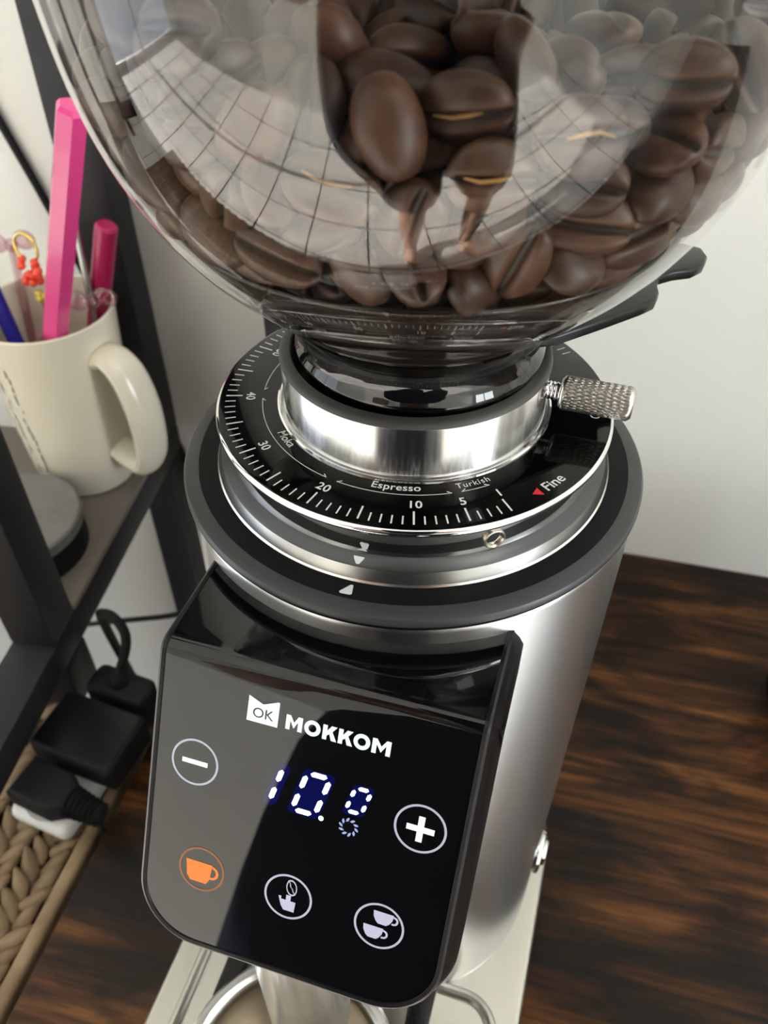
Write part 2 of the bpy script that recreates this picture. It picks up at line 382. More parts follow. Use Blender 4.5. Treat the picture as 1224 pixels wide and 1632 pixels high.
from_bm('apron', bm, 'frame_black', t)

# ================================================================== GRINDER
PHI = R(-3.0)
G = tag(empty('coffee_grinder', (0, 0, TZ), PHI), 'brushed steel coffee grinder with black touch panel and clear bean hopper', 'coffee grinder')
K_ = 0.001
def z_(v): return 0.252 + v * K_
def mm(prof): return [(r * K_, z_(z)) for r, z in prof]
body = lathe('body', mm([(0, -239), (54.2, -239), (55, -238), (55, -20.0), (54.6, -19.2), (53.6, -19.0), (53.0, -19.6), (40, -19.6), (0, -19.6)]), 'steel_body', G, 160)
# base plate with tray ridge and feet
bm = bmesh.new()
pts = [(x * K_, y * K_) for x, y in rrect(-74, 61.5, -148, 64, 48, 14)]
add_prism(bm, pts, z_(-248), z_(-239), 0.0022); base = from_bm('base_plate', bm, 'steel_base', G)
rp = [(x * K_, y * K_, z_(-238.8)) for x, y in rrect(-62.5, 52.0, -137, -46.5, 12, 8)]
tube('tray_ridge', rp, 0.0022, 'steel_base', base, 10, True)
for sx in (-1, 1):
    for y in (-112, 40):
        lathe('foot', mm([(0, -252), (7, -252), (8, -251), (8, -248.2), (0, -248.2)]), 'matte_black', base, 24, cx=(-6 + sx * 45) * K_, cy=y * K_)
# black top ring
top_ring = lathe('top_ring', mm([(47.2, -19.5), (47.2, -14.9), (47.5, -14.65), (51.8, -14.75), (52.1, -14.8), (54.4, -15.3), (55.2, -15.7), (55.6, -16.3), (55.6, -17.4), (55.0, -17.9), (54.2, -18.1), (54.0, -18.9)]), 'black_ring', G, 160)
lathe('ring_bevel', mm([(52.0, -14.70), (54.4, -15.12), (55.25, -15.45), (55.75, -16.2), (55.75, -17.0), (55.5, -17.2)]), 'bevel_grey', top_ring, 160)
# lower collar under the dial: dark flange, steel bevel, chrome barrel
collar = lathe('collar', mm([(43.3, -9.9), (43.5, -9.7), (45.8, -11.0), (46.1, -11.4)]), 'dark_flange', G, 160)
lathe('collar_bevel', mm([(46.1, -11.4), (47.05, -13.9), (47.1, -14.05)]), 'steel_ring', collar, 160)
lathe('collar_edge', mm([(47.1, -14.05), (47.45, -14.45), (47.45, -14.8), (47.1, -15.2)]), 'steel_bright', collar, 160)
lathe('collar_barrel', mm([(42.0, -1.6), (43.5, -2.0), (43.5, -9.9)]), 'chrome', collar, 160)
def polar(r, az, z): a = R(az); return (r * math.cos(a) * K_, r * math.sin(a) * K_, z_(z))
def flat_mark(name, pts, z, m, parent):
    V = [polar(r, az, z(r) if callable(z) else z) for r, az in pts]; return geo_obj(name, V, [list(range(len(V)))], m, parent)
zc = lambda r: -9.7 - (r - 43.5) * 1.3 / 2.3 + 0.06
flat_mark('index_mark', [(44.35, -90.3), (44.35, -87.3), (44.8, -87.5), (45.75, -88.4), (45.75, -89.2), (44.8, -90.1)], zc, 'print_grey', collar)
zr = lambda r: -14.65 - (r - 47.5) * 0.1 / 4.3 + 0.07
flat_mark('index_mark', [(48.4, -89.6), (48.4, -88.9), (50.7, -88.5), (51.0, -88.9), (51.1, -91.2), (50.7, -91.6)], zr, 'print_grey', top_ring)
# threaded hole in the barrel
hole = empty('grub_hole'); hole.parent = collar
def barrel_xf(o, r, az, z): o.matrix_local = Matrix.Translation(polar(r, az, z)) @ Matrix.Rotation(R(az), 4, 'Z') @ Matrix.Rotation(R(90), 4, 'Y')
bm = bmesh.new()
add_lathe(bm, [(0.0024, -0.0009), (0.0024, 0.0006), (0.0021, 0.0007), (0.0018, 0.0003), (0.0020, 0.0), (0.0015, -0.0002), (0.0017, -0.0004), (0.0012, -0.0006), (0.0, -0.0007)], 40)
bpy.data.objects.remove(hole)
hole = from_bm('threaded_hole', bm, 'cup_steel', collar); barrel_xf(hole, 43.55, -52.5, -6.6)
hole.data.materials.append(M['matte_black'])
for p in hole.data.polygons:
    if math.hypot(p.center.x, p.center.y) < 0.00165: p.material_index = 1  # black centre paints in the dark of a hole not cut through

# dial ------------------------------------------------------------
dial = lathe('dial', mm([(31.4, -1.9), (31.4, -0.25), (31.6, 0), (45.0, 0), (45.35, -0.12)]), 'dial_glass', G, 200)
lathe('dial_edge', mm([(45.3, -0.10), (45.75, -0.35), (46.0, -0.75), (46.0, -1.35), (45.7, -1.8), (44, -2.0), (31.4, -2.0)]), 'chrome', dial, 200)
def az_of(n): return -45.3 - 2.93 * n
bm = bmesh.new()
for n in range(1, 94):
    major = n % 5 == 0 or n == 1
    r0, r1, hw = (40.1, 43.9, 0.20) if major else (41.5, 43.9, 0.16)
    a = az_of(n); da0, da1 = math.degrees(hw / r0), math.degrees(hw / r1)
    bm.faces.new([bm.verts.new(polar(*p, 0.05)) for p in ((r0, a - da0), (r1, a - da1), (r1, a + da1), (r0, a + da0))])
from_bm('scale_ticks', bm, 'print_white', dial, False)
def dial_text(name, txt, r0, az, size, m='print_white', weight=0.0, spacing=1.0):
    V, F = text_geo(txt, size, weight, spacing)
    V = [polar(r0 - y, az + math.degrees(x / r0), 0.06) for x, y, _ in V]
    return geo_obj(name, V, F, m, dial)
for n in (1, 5, 10, 20, 30, 40, 50, 60, 70, 80, 90):
    dial_text('numeral', str(n), 38.2, az_of(n) + (0.3 if n > 1 else 0.6), 3.0, weight=0.05, spacing=1.05)
dial_text('zone_word', 'Espresso', 33.2, -81.0, 2.75, weight=0.03, spacing=1.05)
dial_text('zone_word', 'Turkish', 33.5, -53.2, 2.15, weight=0.01, spacing=1.14)
dial_text('zone_word', 'Moka', 33.1, -132.5, 2.75, weight=0.03)
dial_text('zone_word', 'no', 33.3, -183.5, 2.5)
dial_text('fine_word', 'Fine', 42.0, -31.3, 3.5, weight=0.05)
dial_text('coarse_word', 'Coarse', 41.8, 10.5, 3.2, weight=0.03)
flat_mark('fine_arrow', [(41.9, -39.6), (43.4, -36.9), (40.9, -36.6)], 0.06, 'print_red', dial)
bm = bmesh.new()
for a0, a1 in ((-101.5, -61.8), (-58.6, -48.4), (-160.8, -105.6), (-225, -166.2)):
    n = max(4, int((a1 - a0) / 2)); rr = 35.25
    ring = [[bm.verts.new(polar(r, a0 + (a1 - a0) * k / n, 0.05)) for r in (rr - 0.09, rr + 0.09)] for k in range(n + 1)]
    for k in range(n): bm.faces.new((ring[k][0], ring[k][1], ring[k + 1][1], ring[k + 1][0]))
    for a, s in ((a0, 1), (a1, -1)):
        bm.faces.new([bm.verts.new(polar(*p, 0.055)) for p in ((rr, a), (rr - 0.75, a + s * 1.5), (rr - 0.55, a + s * 1.75), (rr, a + s * 0.5))])
from_bm('zone_arcs', bm, 'print_white', dial, False)

# neck ------------------------------------------------------------
neck = lathe('neck', mm([(31.2, 0.05), (31.0, 0.35), (30.4, 0.5), (30.2, 1.0), (30.2, 12.4), (30.0, 12.8), (28.2, 12.8), (28.0, 12.4), (28.0, 0.5)]), 'steel_neck', G, 160)
lathe('neck_rim', mm([(27.7, 11.5), (27.7, 13.8), (28.0, 14.15), (29.6, 13.9), (30.3, 13.3), (30.45, 12.75), (30.2, 12.6)]), 'rubber', neck, 160)
lathe('throat', mm([(0, 1.2), (27.9, 1.2)]), 'matte_black', neck, 64)
lathe('neck_bead', mm([(31.9, 0.02), (31.8, 0.4), (31.4, 0.55), (31.0, 0.4)]), 'chrome', neck, 160)
# thumb screw
def knurl(r, z, a):
    if abs(z) > 0.0068: return r
    k = 14; s = 2100
    return r + 0.00022 * (max(abs(math.sin(k * a + s * z * 0.5)), abs(math.sin(k * a - s * z * 0.5))) - 0.8) * 2
prof = [(0, -0.0078), (0.0030, -0.0078), (0.0036, -0.0072)] + [(0.0037, -0.0068 + 0.0136 * k / 60) for k in range(61)] + [(0.0036, 0.0072), (0.0031, 0.0078), (0, 0.0078)]
kn = lathe('thumb_screw', prof, 'knurl', G, 112, sharp=60, mod=knurl)
KA = R(-1.0)
kn.matrix_local = Matrix.Translation((0.0409 * math.cos(KA), 0.0409 * math.sin(KA), z_(8.0))) @ Matrix.Rotation(KA, 4, 'Z') @ Matrix.Rotation(R(90), 4, 'Y')
bm = bmesh.new()
pr = [(0, -0.0118)]
for k in range(12): pr += [(0.0018 if k % 2 else 0.0021, -0.0118 + k * 0.0004)]
pr += [(0.0019, -0.0070)]
add_lathe(bm, pr, 32); stud = from_bm('thread', bm, 'chrome', kn)

# hopper ----------------------------------------------------------
HP = [(29.0, 24.5), (30.8, 27.5), (33.4, 30.4), (37.2, 33.2), (41.0, 36.8), (45.8, 41.6), (49.4, 46.0), (52.4, 50.5), (55.2, 55.5), (57.6, 61.0), (59.6, 67.0), (61.2, 74.0), (62.4, 82.0), (63.1, 90.0), (63.4, 98.0), (63.5, 106.0)]
HPs = [(p.x, p.y) for p in smooth_path([(r, z, 0) for r, z in HP], 5)]
def hop_r(z): return float(np.interp(z, [p[1] for p in HPs], [p[0] for p in HPs]))
HX = 0.0009
TH = 1.7
inner = []
for i, (r, z) in enumerate(HPs):
    a, b = HPs[max(i - 1, 0)], HPs[min(i + 1, len(HPs) - 1)]
    tx, tz = b[0] - a[0], b[1] - a[1]; l = math.hypot(tx, tz); inner.append((r - TH * tz / l, z + TH * tx / l))
neckp = [(26.2, 4.0), (27.0, 4.2), (27.0, 9), (27.3, 9.4), (27.3, 10.2), (27.0, 10.6), (27.0, 14.5), (27.5, 15.0), (27.5, 16.2), (27.0, 16.8), (27.0, 21.5), (28.0, 23.4)]
ngap = [(24.8, 22.0), (25.2, 4.0)]
hopper = lathe('hopper', mm(neckp + HPs + [(63.2, 106.9), (62.2, 106.9)] + inner[::-1] + ngap), 'hopper', G, 160, closed=True, sharp=0)
hopper.location = (HX, 0, 0)
hopper.data.materials.append(M['hopper_inner'])
for p in hopper.data.polygons:
    c_ = p.center
    if p.normal.x * c_.x + p.normal.y * c_.y < 0: p.material_index = 1
fn = [(r - 0.1, z + 0.1) for r, z in inner if z < 49.0]
lathe('hopper_dark_liner', mm(fn + [(r - 0.6, z + 0.5) for r, z in fn[::-1]]), 'dark_liner', hopper, 128, closed=True, sharp=0)  # dark sheet added so the unlit hopper bottom reads dark
lid = lathe('hopper_lid', mm([(0, 112.5), (30, 112.2), (58, 110.5), (63.0, 108.5), (63.6, 107.2), (61.4, 107.2), (57, 108.8), (30, 110.4), (0, 110.6)]), 'smoke', hopper, 128)
lathe('lid_knob', mm([(0, 124), (8, 123.6), (9.2, 122), (8.4, 118), (6.5, 114), (6.8, 112.6), (0, 112.6)]), 'black_plastic', lid, 48)
# bean shut-off slide under the hopper
slide = prism('shut_off_slide', [(x * K_, y * K_) for x, y in [(-34, 4), (-33, -3), (-28, -7), (-15, -8), (20, -8), (30.5, -2.4), (39, 6.9), (46.5, 15.5), (49.0, 19.0), (49.6, 23), (48.9, 27), (49.4, 31), (52.5, 34.2), (56.5, 36.6), (58.8, 40), (59.6, 44.5), (58.2, 48.5), (54, 50), (40, 46), (10, 32), (-20, 24), (-33, 14)]], z_(19.8), z_(22.6), 'black_plastic', G, 0.0007)
lathe('inner_funnel', mm([(24.6, 21), (24.0, 14), (20, 3), (19, 3), (23, 14), (23.6, 21)]), 'black_plastic', slide, 64, closed=True)

# side button on the steel body
sb = lathe('side_button', [(0, 0.0), (0.0082, 0), (0.0085, 0.0008), (0.0080, 0.0018), (0.0066, 0.0022), (0.0060, 0.0016), (0.0052, 0.0018), (0.0046, 0.0034), (0, 0.0038)], 'chrome', G, 48)
sa = R(-3.0)
sb.matrix_local = Matrix.Translation((0.0549 * math.cos(sa), 0.0549 * math.sin(sa), z_(-196))) @ Matrix.Rotation(sa, 4, 'Z') @ Matrix.Rotation(R(90), 4, 'Y')

# touch panel -----------------------------------------------------
PK = Vector((0, -66.43, -20.61)); PD = Vector((0, -0.4939, -0.8695)).normalized(); PN = Vector((0, -0.8695, 0.4939)).normalized()
TOPN = Vector((0, 0.03, 1)).normalized(); TOPD = Vector((0, -1, 0.03)).normalized(); U0 = 2.4; PK2 = PK + PD * U0
TL = 28.0; FR = 3.5
ang = math.acos(TOPN.dot(PN)); tl = FR * math.tan(ang / 2)
def prof_at(u):
    """panel profile: u<0 on the flat top towards the body, u>0 down the face; returns point, normal"""
    if u >= U0 + tl: return PK + PD * u, PN
    if u <= U0 - tl: return PK2 + TOPD * (u - U0), TOPN
    f = (u - U0 + tl) / (2 * tl); A = PK2 - TOPD * tl; c = A - TOPN * FR
    a = f * ang; n = (TOPN * math.cos(a) + TOPD * math.sin(a)).normalized()
    return c + n * FR, n
def pm(x, u, d=0.0):
    p, n = prof_at(u); q = p - n * d; return (x * K_, q.y * K_, z_(q.z))
HW, BOT, CR = 34.3, 72.0, 14.0
def border(e):
    """unrolled outline (x,u), offset outwards by e"""
    pts = []; us = [-TL, -20, -14, -9, -4] + [U0 - tl + 2 * tl * k / 6 for k in range(7)] + [8, 14, 24, 36, 48, BOT - CR]
    for u in us: pts.append((-HW - e, u))
    for k in range(1, 13):
        a = R(180 + 90 * k / 12) ; pts.append((-HW + CR + (CR + e) * math.cos(a), BOT - CR - (CR + e) * math.sin(a)))
    for k in range(13):
        a = R(270 + 90 * k / 12); pts.append((HW - CR + (CR + e) * math.cos(a), BOT - CR - (CR + e) * math.sin(a)))
    for u in us[::-1][1:]: pts.append((HW + e, u))
    return pts
panel = None
loops = [(-1.5, 0.35), (-1.3, -0.25), (-0.6, -0.35), (-0.05, -0.05), (0.0, 0.5), (1.2, 3.0), (2.2, 6.0), (2.2, 16.0), (-3.0, 22.0)]
bm = bmesh.new(); L_ = [[bm.verts.new(pm(x, u, d)) for x, u in border(e)] for e, d in loops]
for a, b in zip(L_[:-1], L_[1:]):
    for k in range(len(a) - 1): bm.faces.new((a[k], a[k + 1], b[k + 1], b[k]))
bm.faces.new(L_[-1])
panel = from_bm('touch_panel', bm, 'black_plastic', G, True, 30)
# glass face
bm = bmesh.new(); gl = border(-1.35); n = len(gl); half = n // 2; cols = 14
grid = []
for k in range(half + 1):
    (xa, ua), (xb, ub) = gl[k], gl[n - 1 - k]
    if k > half - 1 and abs(xa - xb) < 1e-6: continue
    grid.append([bm.verts.new(pm(xa + (xb - xa) * j / cols, ua + (ub - ua) * j / cols, 0.0)) for j in range(cols + 1)])
for a, b in zip(grid[:-1], grid[1:]):
    for j in range(cols): bm.faces.new((a[j], a[j + 1], b[j + 1], b[j]))
glass = from_bm('panel_glass', bm, 'black_glass', panel, True, 0)
# printing and lights on the glass, all in face millimetres (x, down)
def fpoly(bm, pts, d=-0.06): bm.faces.new([bm.verts.new(pm(x, u, d)) for x, u in pts])
def fring(bm, cx, cu, r, w, n=56, d=-0.06, a0=0, a1=360, sy=1.0, rot=0.0):
    cr, sr = math.cos(rot), math.sin(rot); P_ = []
    for k in range(n + 1):
        a = R(a0 + (a1 - a0) * k / n); row = []
        for rr in (r - w / 2, r + w / 2):
            x, y = rr * math.cos(a) * sy, rr * math.sin(a); row.append(bm.verts.new(pm(cx + x * cr - y * sr, cu + x * sr + y * cr, d)))
        P_.append(row)
    for a, b in zip(P_[:-1], P_[1:]): bm.faces.new((a[0], a[1], b[1], b[0]))
def fobj(name, build, m):
    bm = bmesh.new(); build(bm)
    if name == '__': pass
    bmesh.ops.triangulate(bm, faces=[f for f in bm.faces if len(f.verts) > 4])
    return from_bm(name, bm, m, panel, False)
def ftext(name, txt, cx, cu, size, m, weight=0.0, spacing=1.0, d=-0.06, sx=1.0):
    V, F = text_geo(txt, size, weight, spacing)
    return geo_obj(name, [pm(cx + x * sx, cu - y, d) for x, y, _ in V], F, m, panel)
fobj('logo_badge', lambda b: (fpoly(b, [(-13.9, 8.85), (-10.85, 10.1), (-10.55, 10.1), (-10.55, 14.42), (-13.95, 14.42)]), fpoly(b, [(-10.55, 10.1), (-7.5, 8.85), (-7.25, 9.05), (-7.25, 14.4), (-10.55, 14.42)])), 'logo')
ftext('badge_letters', 'OK', -10.55, 12.35, 3.1, 'black_plastic', -0.01, 1.0, -0.11)
def brand(b):
    t_, bt, st = 10.85, 14.05, 0.92
    def letter_m(x, w):
        k = st / 2
        fpoly(b, [(x, t_), (x + st, t_), (x + st, bt), (x, bt)]); fpoly(b, [(x + w - st, t_), (x + w, t_), (x + w, bt), (x + w - st, bt)])
        fpoly(b, [(x + st, t_), (x + w / 2, t_ + 1.45), (x + w / 2, bt - 0.45), (x + st, t_ + 1.15)]); fpoly(b, [(x + w - st, t_), (x + w - st, t_ + 1.15), (x + w / 2, bt - 0.45), (x + w / 2, t_ + 1.45)])
    def letter_k(x):
        fpoly(b, [(x, t_), (x + st, t_), (x + st, bt), (x, bt)])
        fpoly(b, [(x + st, 12.05), (x + 1.75, t_), (x + 2.95, t_), (x + 1.75, 12.42), (x + st, 13.1)])
        fpoly(b, [(x + 1.30, 12.3), (x + 1.95, 11.95), (x + 3.05, bt), (x + 1.90, bt)])
    letter_m(-5.6, 3.5); fring(b, 0.05, 12.45, 1.28, 0.86, 40); letter_k(2.2); letter_k(5.5); fring(b, 10.35, 12.45, 1.28, 0.86, 40); letter_m(12.45, 3.8)
fobj('brand_word', brand, 'logo')
def ring_obj(name, cx, cu, m): return fobj(name, lambda b: fring(b, cx, cu, 5.1, 0.48), m)
ring_obj('minus_ring', -24.2, 27.3, 'led_soft')
fobj('minus_sign', lambda b: fpoly(b, [(-27.1, 26.75), (-21.3, 26.75), (-21.3, 27.85), (-27.1, 27.85)]), 'led_sign')
ring_obj('plus_ring', 24.6, 27.5, 'led_soft')
fobj('plus_sign', lambda b: (fpoly(b, [(21.8, 26.95), (27.5, 26.95), (27.5, 28.25), (21.8, 28.25)]), fpoly(b, [(24.0, 24.75), (25.3, 24.75), (25.3, 26.95), (24.0, 26.95)]), fpoly(b, [(24.0, 28.25), (25.3, 28.25), (25.3, 30.45), (24.0, 30.45)])), 'led_sign')
def cup(b, cx, cu, w=5.0, h=3.7):
    fpoly(b, [(cx - w / 2, cu - h / 2), (cx + w / 2, cu - h / 2), (cx + w / 2 - 0.15, cu - 0.1), (cx + w / 2 - 0.7, cu + h * 0.32), (cx + w * 0.2, cu + h / 2), (cx - w * 0.2, cu + h / 2), (cx - w / 2 + 0.7, cu + h * 0.32), (cx - w / 2 + 0.15, cu - 0.1)])
    fring(b, cx + w / 2 + 0.05, cu - h * 0.06, h * 0.29, h * 0.15, 14, -0.065, -95, 110)
def cup_orange(b):
    fpoly(b, [(-23.9, 50.6), (-17.8, 50.6), (-18.1, 54.2), (-18.9, 55.6), (-22.6, 55.6), (-23.5, 54.4)])
    fring(b, -17.9, 52.5, 1.4, 0.6, 16, -0.065, -85, 105)
ring_obj('single_cup_ring', -20.2, 52.3, 'led_orange_dim'); fobj('single_cup_icon', cup_orange, 'led_orange')
ring_obj('manual_ring', -0.2, 52.2, 'led_soft')
def manual_bean(b):
    fring(b, 0.35, 49.85, 1.75, 0.38, 32, -0.06, 0, 360, 0.62, R(-8))
    pts = [(-0.55, 48.2 + 0.0), (0.0, 49.0), (0.05, 49.6), (0.55, 50.1), (0.75, 50.7), (1.25, 51.4)]
    for (x0, y0), (x1, y1) in zip(pts[:-1], pts[1:]): fpoly(b, [(x0 - 0.11, y0), (x0 + 0.11, y0), (x1 + 0.11, y1), (x1 - 0.11, y1)])
fobj('manual_bean_icon', manual_bean, 'led_soft')
fobj('manual_hand_icon', lambda b: (fpoly(b, [(-1.6, 53.1), (1.6, 53.1), (1.45, 55.6), (-0.9, 55.6), (-1.6, 54.6)]), fpoly(b, [(-0.6, 51.8), (0.45, 51.8), (0.45, 53.1), (-0.6, 53.1)]), fpoly(b, [(-2.3, 52.5), (-1.7, 52.4), (-1.6, 53.6), (-1.6, 54.6)])), 'led_cup')
ring_obj('double_cup_ring', 19.8, 52.2, 'led_soft')
fobj('double_cup_icon', lambda b: (cup(b, 20.4, 50.2, 4.3, 2.9), cup(b, 18.7, 54.0, 4.3, 2.9)), 'led_cup')
# seven-segment read-out
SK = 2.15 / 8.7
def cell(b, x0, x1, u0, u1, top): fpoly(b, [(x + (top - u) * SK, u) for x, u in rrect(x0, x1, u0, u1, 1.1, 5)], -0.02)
for c_ in ((-8.4, -5.4, 21.9, 32.0, 31.2), (-2.9, 4.0, 21.5, 32.3, 31.35), (8.6, 13.1, 21.8, 29.0, 28.1)): fobj('digit_glow', lambda b: cell(b, *c_), 'digit_halo')  # flat blue emissive plates stand in for the glow round the digits
def seg(b, x0, y0, x1, y1, w, top):
    """one bar of a slanted seven-segment digit; top = the digit's bottom line for the slant"""
    dx, dy = x1 - x0, y1 - y0; l = math.hypot(dx, dy); nx, ny = -dy / l * w / 2, dx / l * w / 2; tx, ty = dx / l * w * 0.45, dy / l * w * 0.45
    P_ = [(x0 - tx * 0, y0), (x0 + tx + nx, y0 + ty + ny), (x1 - tx + nx, y1 - ty + ny), (x1, y1), (x1 - tx - nx, y1 - ty - ny), (x0 + tx - nx, y0 + ty - ny)]
    fpoly(b, [(x + (top - y) * SK, y) for x, y in P_], -0.12)
def digit(b, cx, t_, bt, w, on, th):
    g = 0.62 * th; h = (t_ + bt) / 2; l, r = cx - w / 2, cx + w / 2
    S = dict(a=(l + g, t_, r - g, t_), d=(l + g, bt, r - g, bt), g=(l + g, h, r - g, h), f=(l, t_ + g, l, h - g), b=(r, t_ + g, r, h - g), e=(l, h + g, l, bt - g), c=(r, h + g, r, bt - g))
    for s_ in on: seg(b, *S[s_], th, bt)
fobj('led_digit', lambda b: digit(b, -9.35, 22.6, 31.2, 4.8, 'bc', 1.1), 'led_white')
fobj('led_digit', lambda b: digit(b, 0.55, 22.35, 31.35, 4.9, 'abcdef', 1.1), 'led_white')
fobj('led_digit', lambda b: digit(b, 10.85, 22.6, 28.1, 3.3, 'abcdef', 0.85), 'led_white')
fobj('led_point', lambda b: fpoly(b, [(4.42 + 0.55 * math.cos(R(a)), 31.6 + 0.55 * math.sin(R(a))) for a in range(0, 360, 30)], -0.12), 'led_white')
def burr(b):
    for k in range(10):
        a = R(36 * k)
        P_ = [(1.25, -0.30), (1.35, 0.28), (1.95, 0.62), (2.1, 0.40), (1.85, -0.05)]
        fpoly(b, [(10.35 + x * math.cos(a) - y * math.sin(a), 31.75 + x * math.sin(a) + y * math.cos(a)) for x, y in P_], -0.12)
fobj('burr_icon', burr, 'led_blue')
# housing under the panel that carries the spout
bm = bmesh.new(); add_prism(bm, [(x * K_, y * K_) for x, y in rrect(-22, 18, -97, -46, 9, 6)], z_(-100), z_(-84), 0.001)
from_bm('spout_housing', bm, 'black_plastic', panel)
sp = lathe('spout', mm([(10.6, -175), (11.9, -177), (12.3, -176), (12.3, -99.8), (11.0, -99.8)]), 'steel_neck', G, 72, cx=-0.0055, cy=-0.0835)
# portafilter fork
fork = empty('fork'); bpy.data.objects.remove(fork)
bm = bmesh.new()
add_prism(bm, [(x * K_, y * K_) for x, y in [(-42, -50), (-42, -84), (-41, -86), (-36, -86), (-35, -84), (-34, -66), (-26, -60), (14, -60), (22, -66), (23, -84), (24, -86), (29, -86), (30, -84), (30, -50), (20, -44), (-30, -44)]], z_(-204), z_(-196), 0.0012)
fork = from_bm('fork', bm, 'black_plastic', G)

# dosing cup below the spout ---------------------------------------
cl = Matrix.Rotation(PHI, 4, 'Z') @ Vector((-0.0062, -0.1015, 0))
dc = tag(empty('dosing_cup', (cl.x, cl.y, TZ)), 'steel dosing cup standing on the grinder base under the spout', 'cup')
dcb = lathe('cup_body', mm([(0, -238.9), (27.0, -238.9), (28.2, -237.8), (28.4, -232), (28.6, -190), (29.6, -183), (31.0, -180.5), (32.6, -180.0), (33.0, -179.4), (32.4, -178.9), (30.6, -179.1), (29.2, -180.4), (28.0, -184), (27.4, -192), (27.0, -232), (25, -236.8), (0, -237.0)]), 'cup_steel', dc, 96)

lathe('cup_rim', mm([(29.4, -180.0), (30.6, -178.8), (32.5, -178.5), (33.4, -179.3), (33.2, -180.4), (32.0, -180.9), (30.6, -180.7)]), 'steel_bright', dc, 96, closed=True)

# ================================================================== BEANS
def pack_beans(N, iters=260):
    rs = np.random.RandomState(11)
    zt = np.array([p[1] for p in HPs]); rt_ = np.array([p[0] for p in HPs]) - TH - 0.25 - np.clip((53 - np.array([p[1] for p in HPs])) * 0.6, 0, 3.2)
    c = np.zeros((N, 3)); k = 0
    while k < N:
        p = np.array([rs.uniform(-60, 60), rs.uniform(-60, 60), rs.uniform(34, 99)])
        if np.hypot(p[0], p[1]) < np.interp(p[2], zt, rt_) - 5: c[k] = p; k += 1
    a = rs.normal(size=(N, 3)); a /= np.linalg.norm(a, axis=1)[:, None]
    off = np.array([-2.6, 0.0, 2.6]); rad = 3.8
    dz = np.gradient(rt_, zt)
    for it in range(iters):
        c[:, 2] -= 0.10 if it < iters - 60 else 0.0
        d2 = ((c[:, None, :] - c[None]) ** 2).sum(-1)
        i, j = np.where(np.triu(d2 < 13.2 ** 2, 1))
        dc_ = np.zeros_like(c); da = np.zeros_like(a); cnt = np.zeros(N)
        for oi in off:
            for oj in off:
                D = (c[i] + a[i] * oi) - (c[j] + a[j] * oj); l = np.linalg.norm(D, axis=1) + 1e-6
                pen = 2 * rad - l; mk = pen > 0
                if not mk.any(): continue
                ii, jj = i[mk], j[mk]; P_ = (D[mk] / l[mk][:, None]) * (pen[mk] * 0.5)[:, None]
                np.add.at(dc_, ii, P_); np.add.at(dc_, jj, -P_); np.add.at(da, ii, P_ * oi / 12.0); np.add.at(da, jj, -P_ * oj / 12.0)
                np.add.at(cnt, ii, 1); np.add.at(cnt, jj, 1)
        for o_ in off:
            S = c + a * o_; rr = np.hypot(S[:, 0], S[:, 1]) + 1e-6; z = np.clip(S[:, 2], zt[0], zt[-1])
            sl = np.interp(z, zt, dz); nn = np.sqrt(1 + sl * sl)
            pen = (rr - np.interp(z, zt, rt_)) / nn + rad * 0.93; mk = pen > 0
            nrm = np.stack([-S[:, 0] / rr / nn, -S[:, 1] / rr / nn, sl / nn], 1) * np.maximum(pen, 0)[:, None]
            lowp = np.maximum(0, 35.0 + rad - S[:, 2]); nrm[:, 2] += lowp
            dc_ += nrm * 1.5; da += nrm * o_ / 10.0; cnt += (mk | (lowp > 0)) * 0.8
        s_ = 1.25 / np.maximum(cnt, 1.0)
        c += dc_ * s_[:, None]; a += da * np.minimum(s_, 0.6)[:, None]; a /= np.linalg.norm(a, axis=1)[:, None]
    return c, a
NB = 690
bc, ba = pack_beans(NB)

def bean_mesh(name, L, Wd, T, seed, nu=44, nv=20):
    rs = random.Random(seed); bm = bmesh.new(); rings = []
    bend = rs.uniform(-0.25, 0.25); ph = rs.uniform(0, 6)
    for i in range(nv + 1):
        t_ = math.pi * i / nv; cx = -math.cos(t_); s_ = math.sin(t_) ** 0.82; row = []
        for k in range(nu):
            a = 2 * math.pi * k / nu; y, z = math.cos(a), math.sin(a)
            yy = y * s_ * Wd; zz = z * s_ * (T * 1.18 if z > 0 else T * 0.62)
            if z < 0:                       # flat side with its curved furrow
                g = abs(yy)
                zz += T * 0.66 * s_ * math.exp(-(g / (Wd * 0.14)) ** 2)
            w_ = 1 + 0.035 * math.sin(3 * a + ph + 2 * cx)
            row.append(bm.verts.new((cx * L, yy * w_ + bend * cx * cx, zz * w_)))
            if i in (0, nv): break
        rings.append(row)
    for a, b in zip(rings[:-1], rings[1:]):
        for k in range(nu):
            k2 = (k + 1) % nu
            if len(a) == 1: bm.faces.new((a[0], b[k2], b[k]))
            elif len(b) == 1: bm.faces.new((a[k], a[k2], b[0]))
            else: bm.faces.new((a[k], a[k2], b[k2], b[k]))
    bmesh.ops.recalc_face_normals(bm, faces=bm.faces)
    bmesh.ops.scale(bm, vec=(K_, K_, K_), verts=bm.verts)
    me = bpy.data.meshes.new(name); bm.to_mesh(me); bm.free(); me.materials.append(M['bean'])
    for p in me.polygons: p.use_smooth = True
    return me
BM_ = [bean_mesh('coffee_bean', 6.6, 4.7, 3.65, 1), bean_mesh('coffee_bean', 6.2, 4.9, 3.8, 2), bean_mesh('coffee_bean', 7.1, 4.6, 3.6, 3), bean_mesh('coffee_bean', 6.4, 5.0, 3.5, 4)]
BL_ = [bean_mesh('bean_far', 6.6, 4.7, 3.65, 5, 12, 8), bean_mesh('bean_far', 6.9, 4.75, 3.6, 6, 12, 8)]
cph, sph = math.cos(PHI), math.sin(PHI)
camv = np.array([CP.x, CP.y, CP.z])
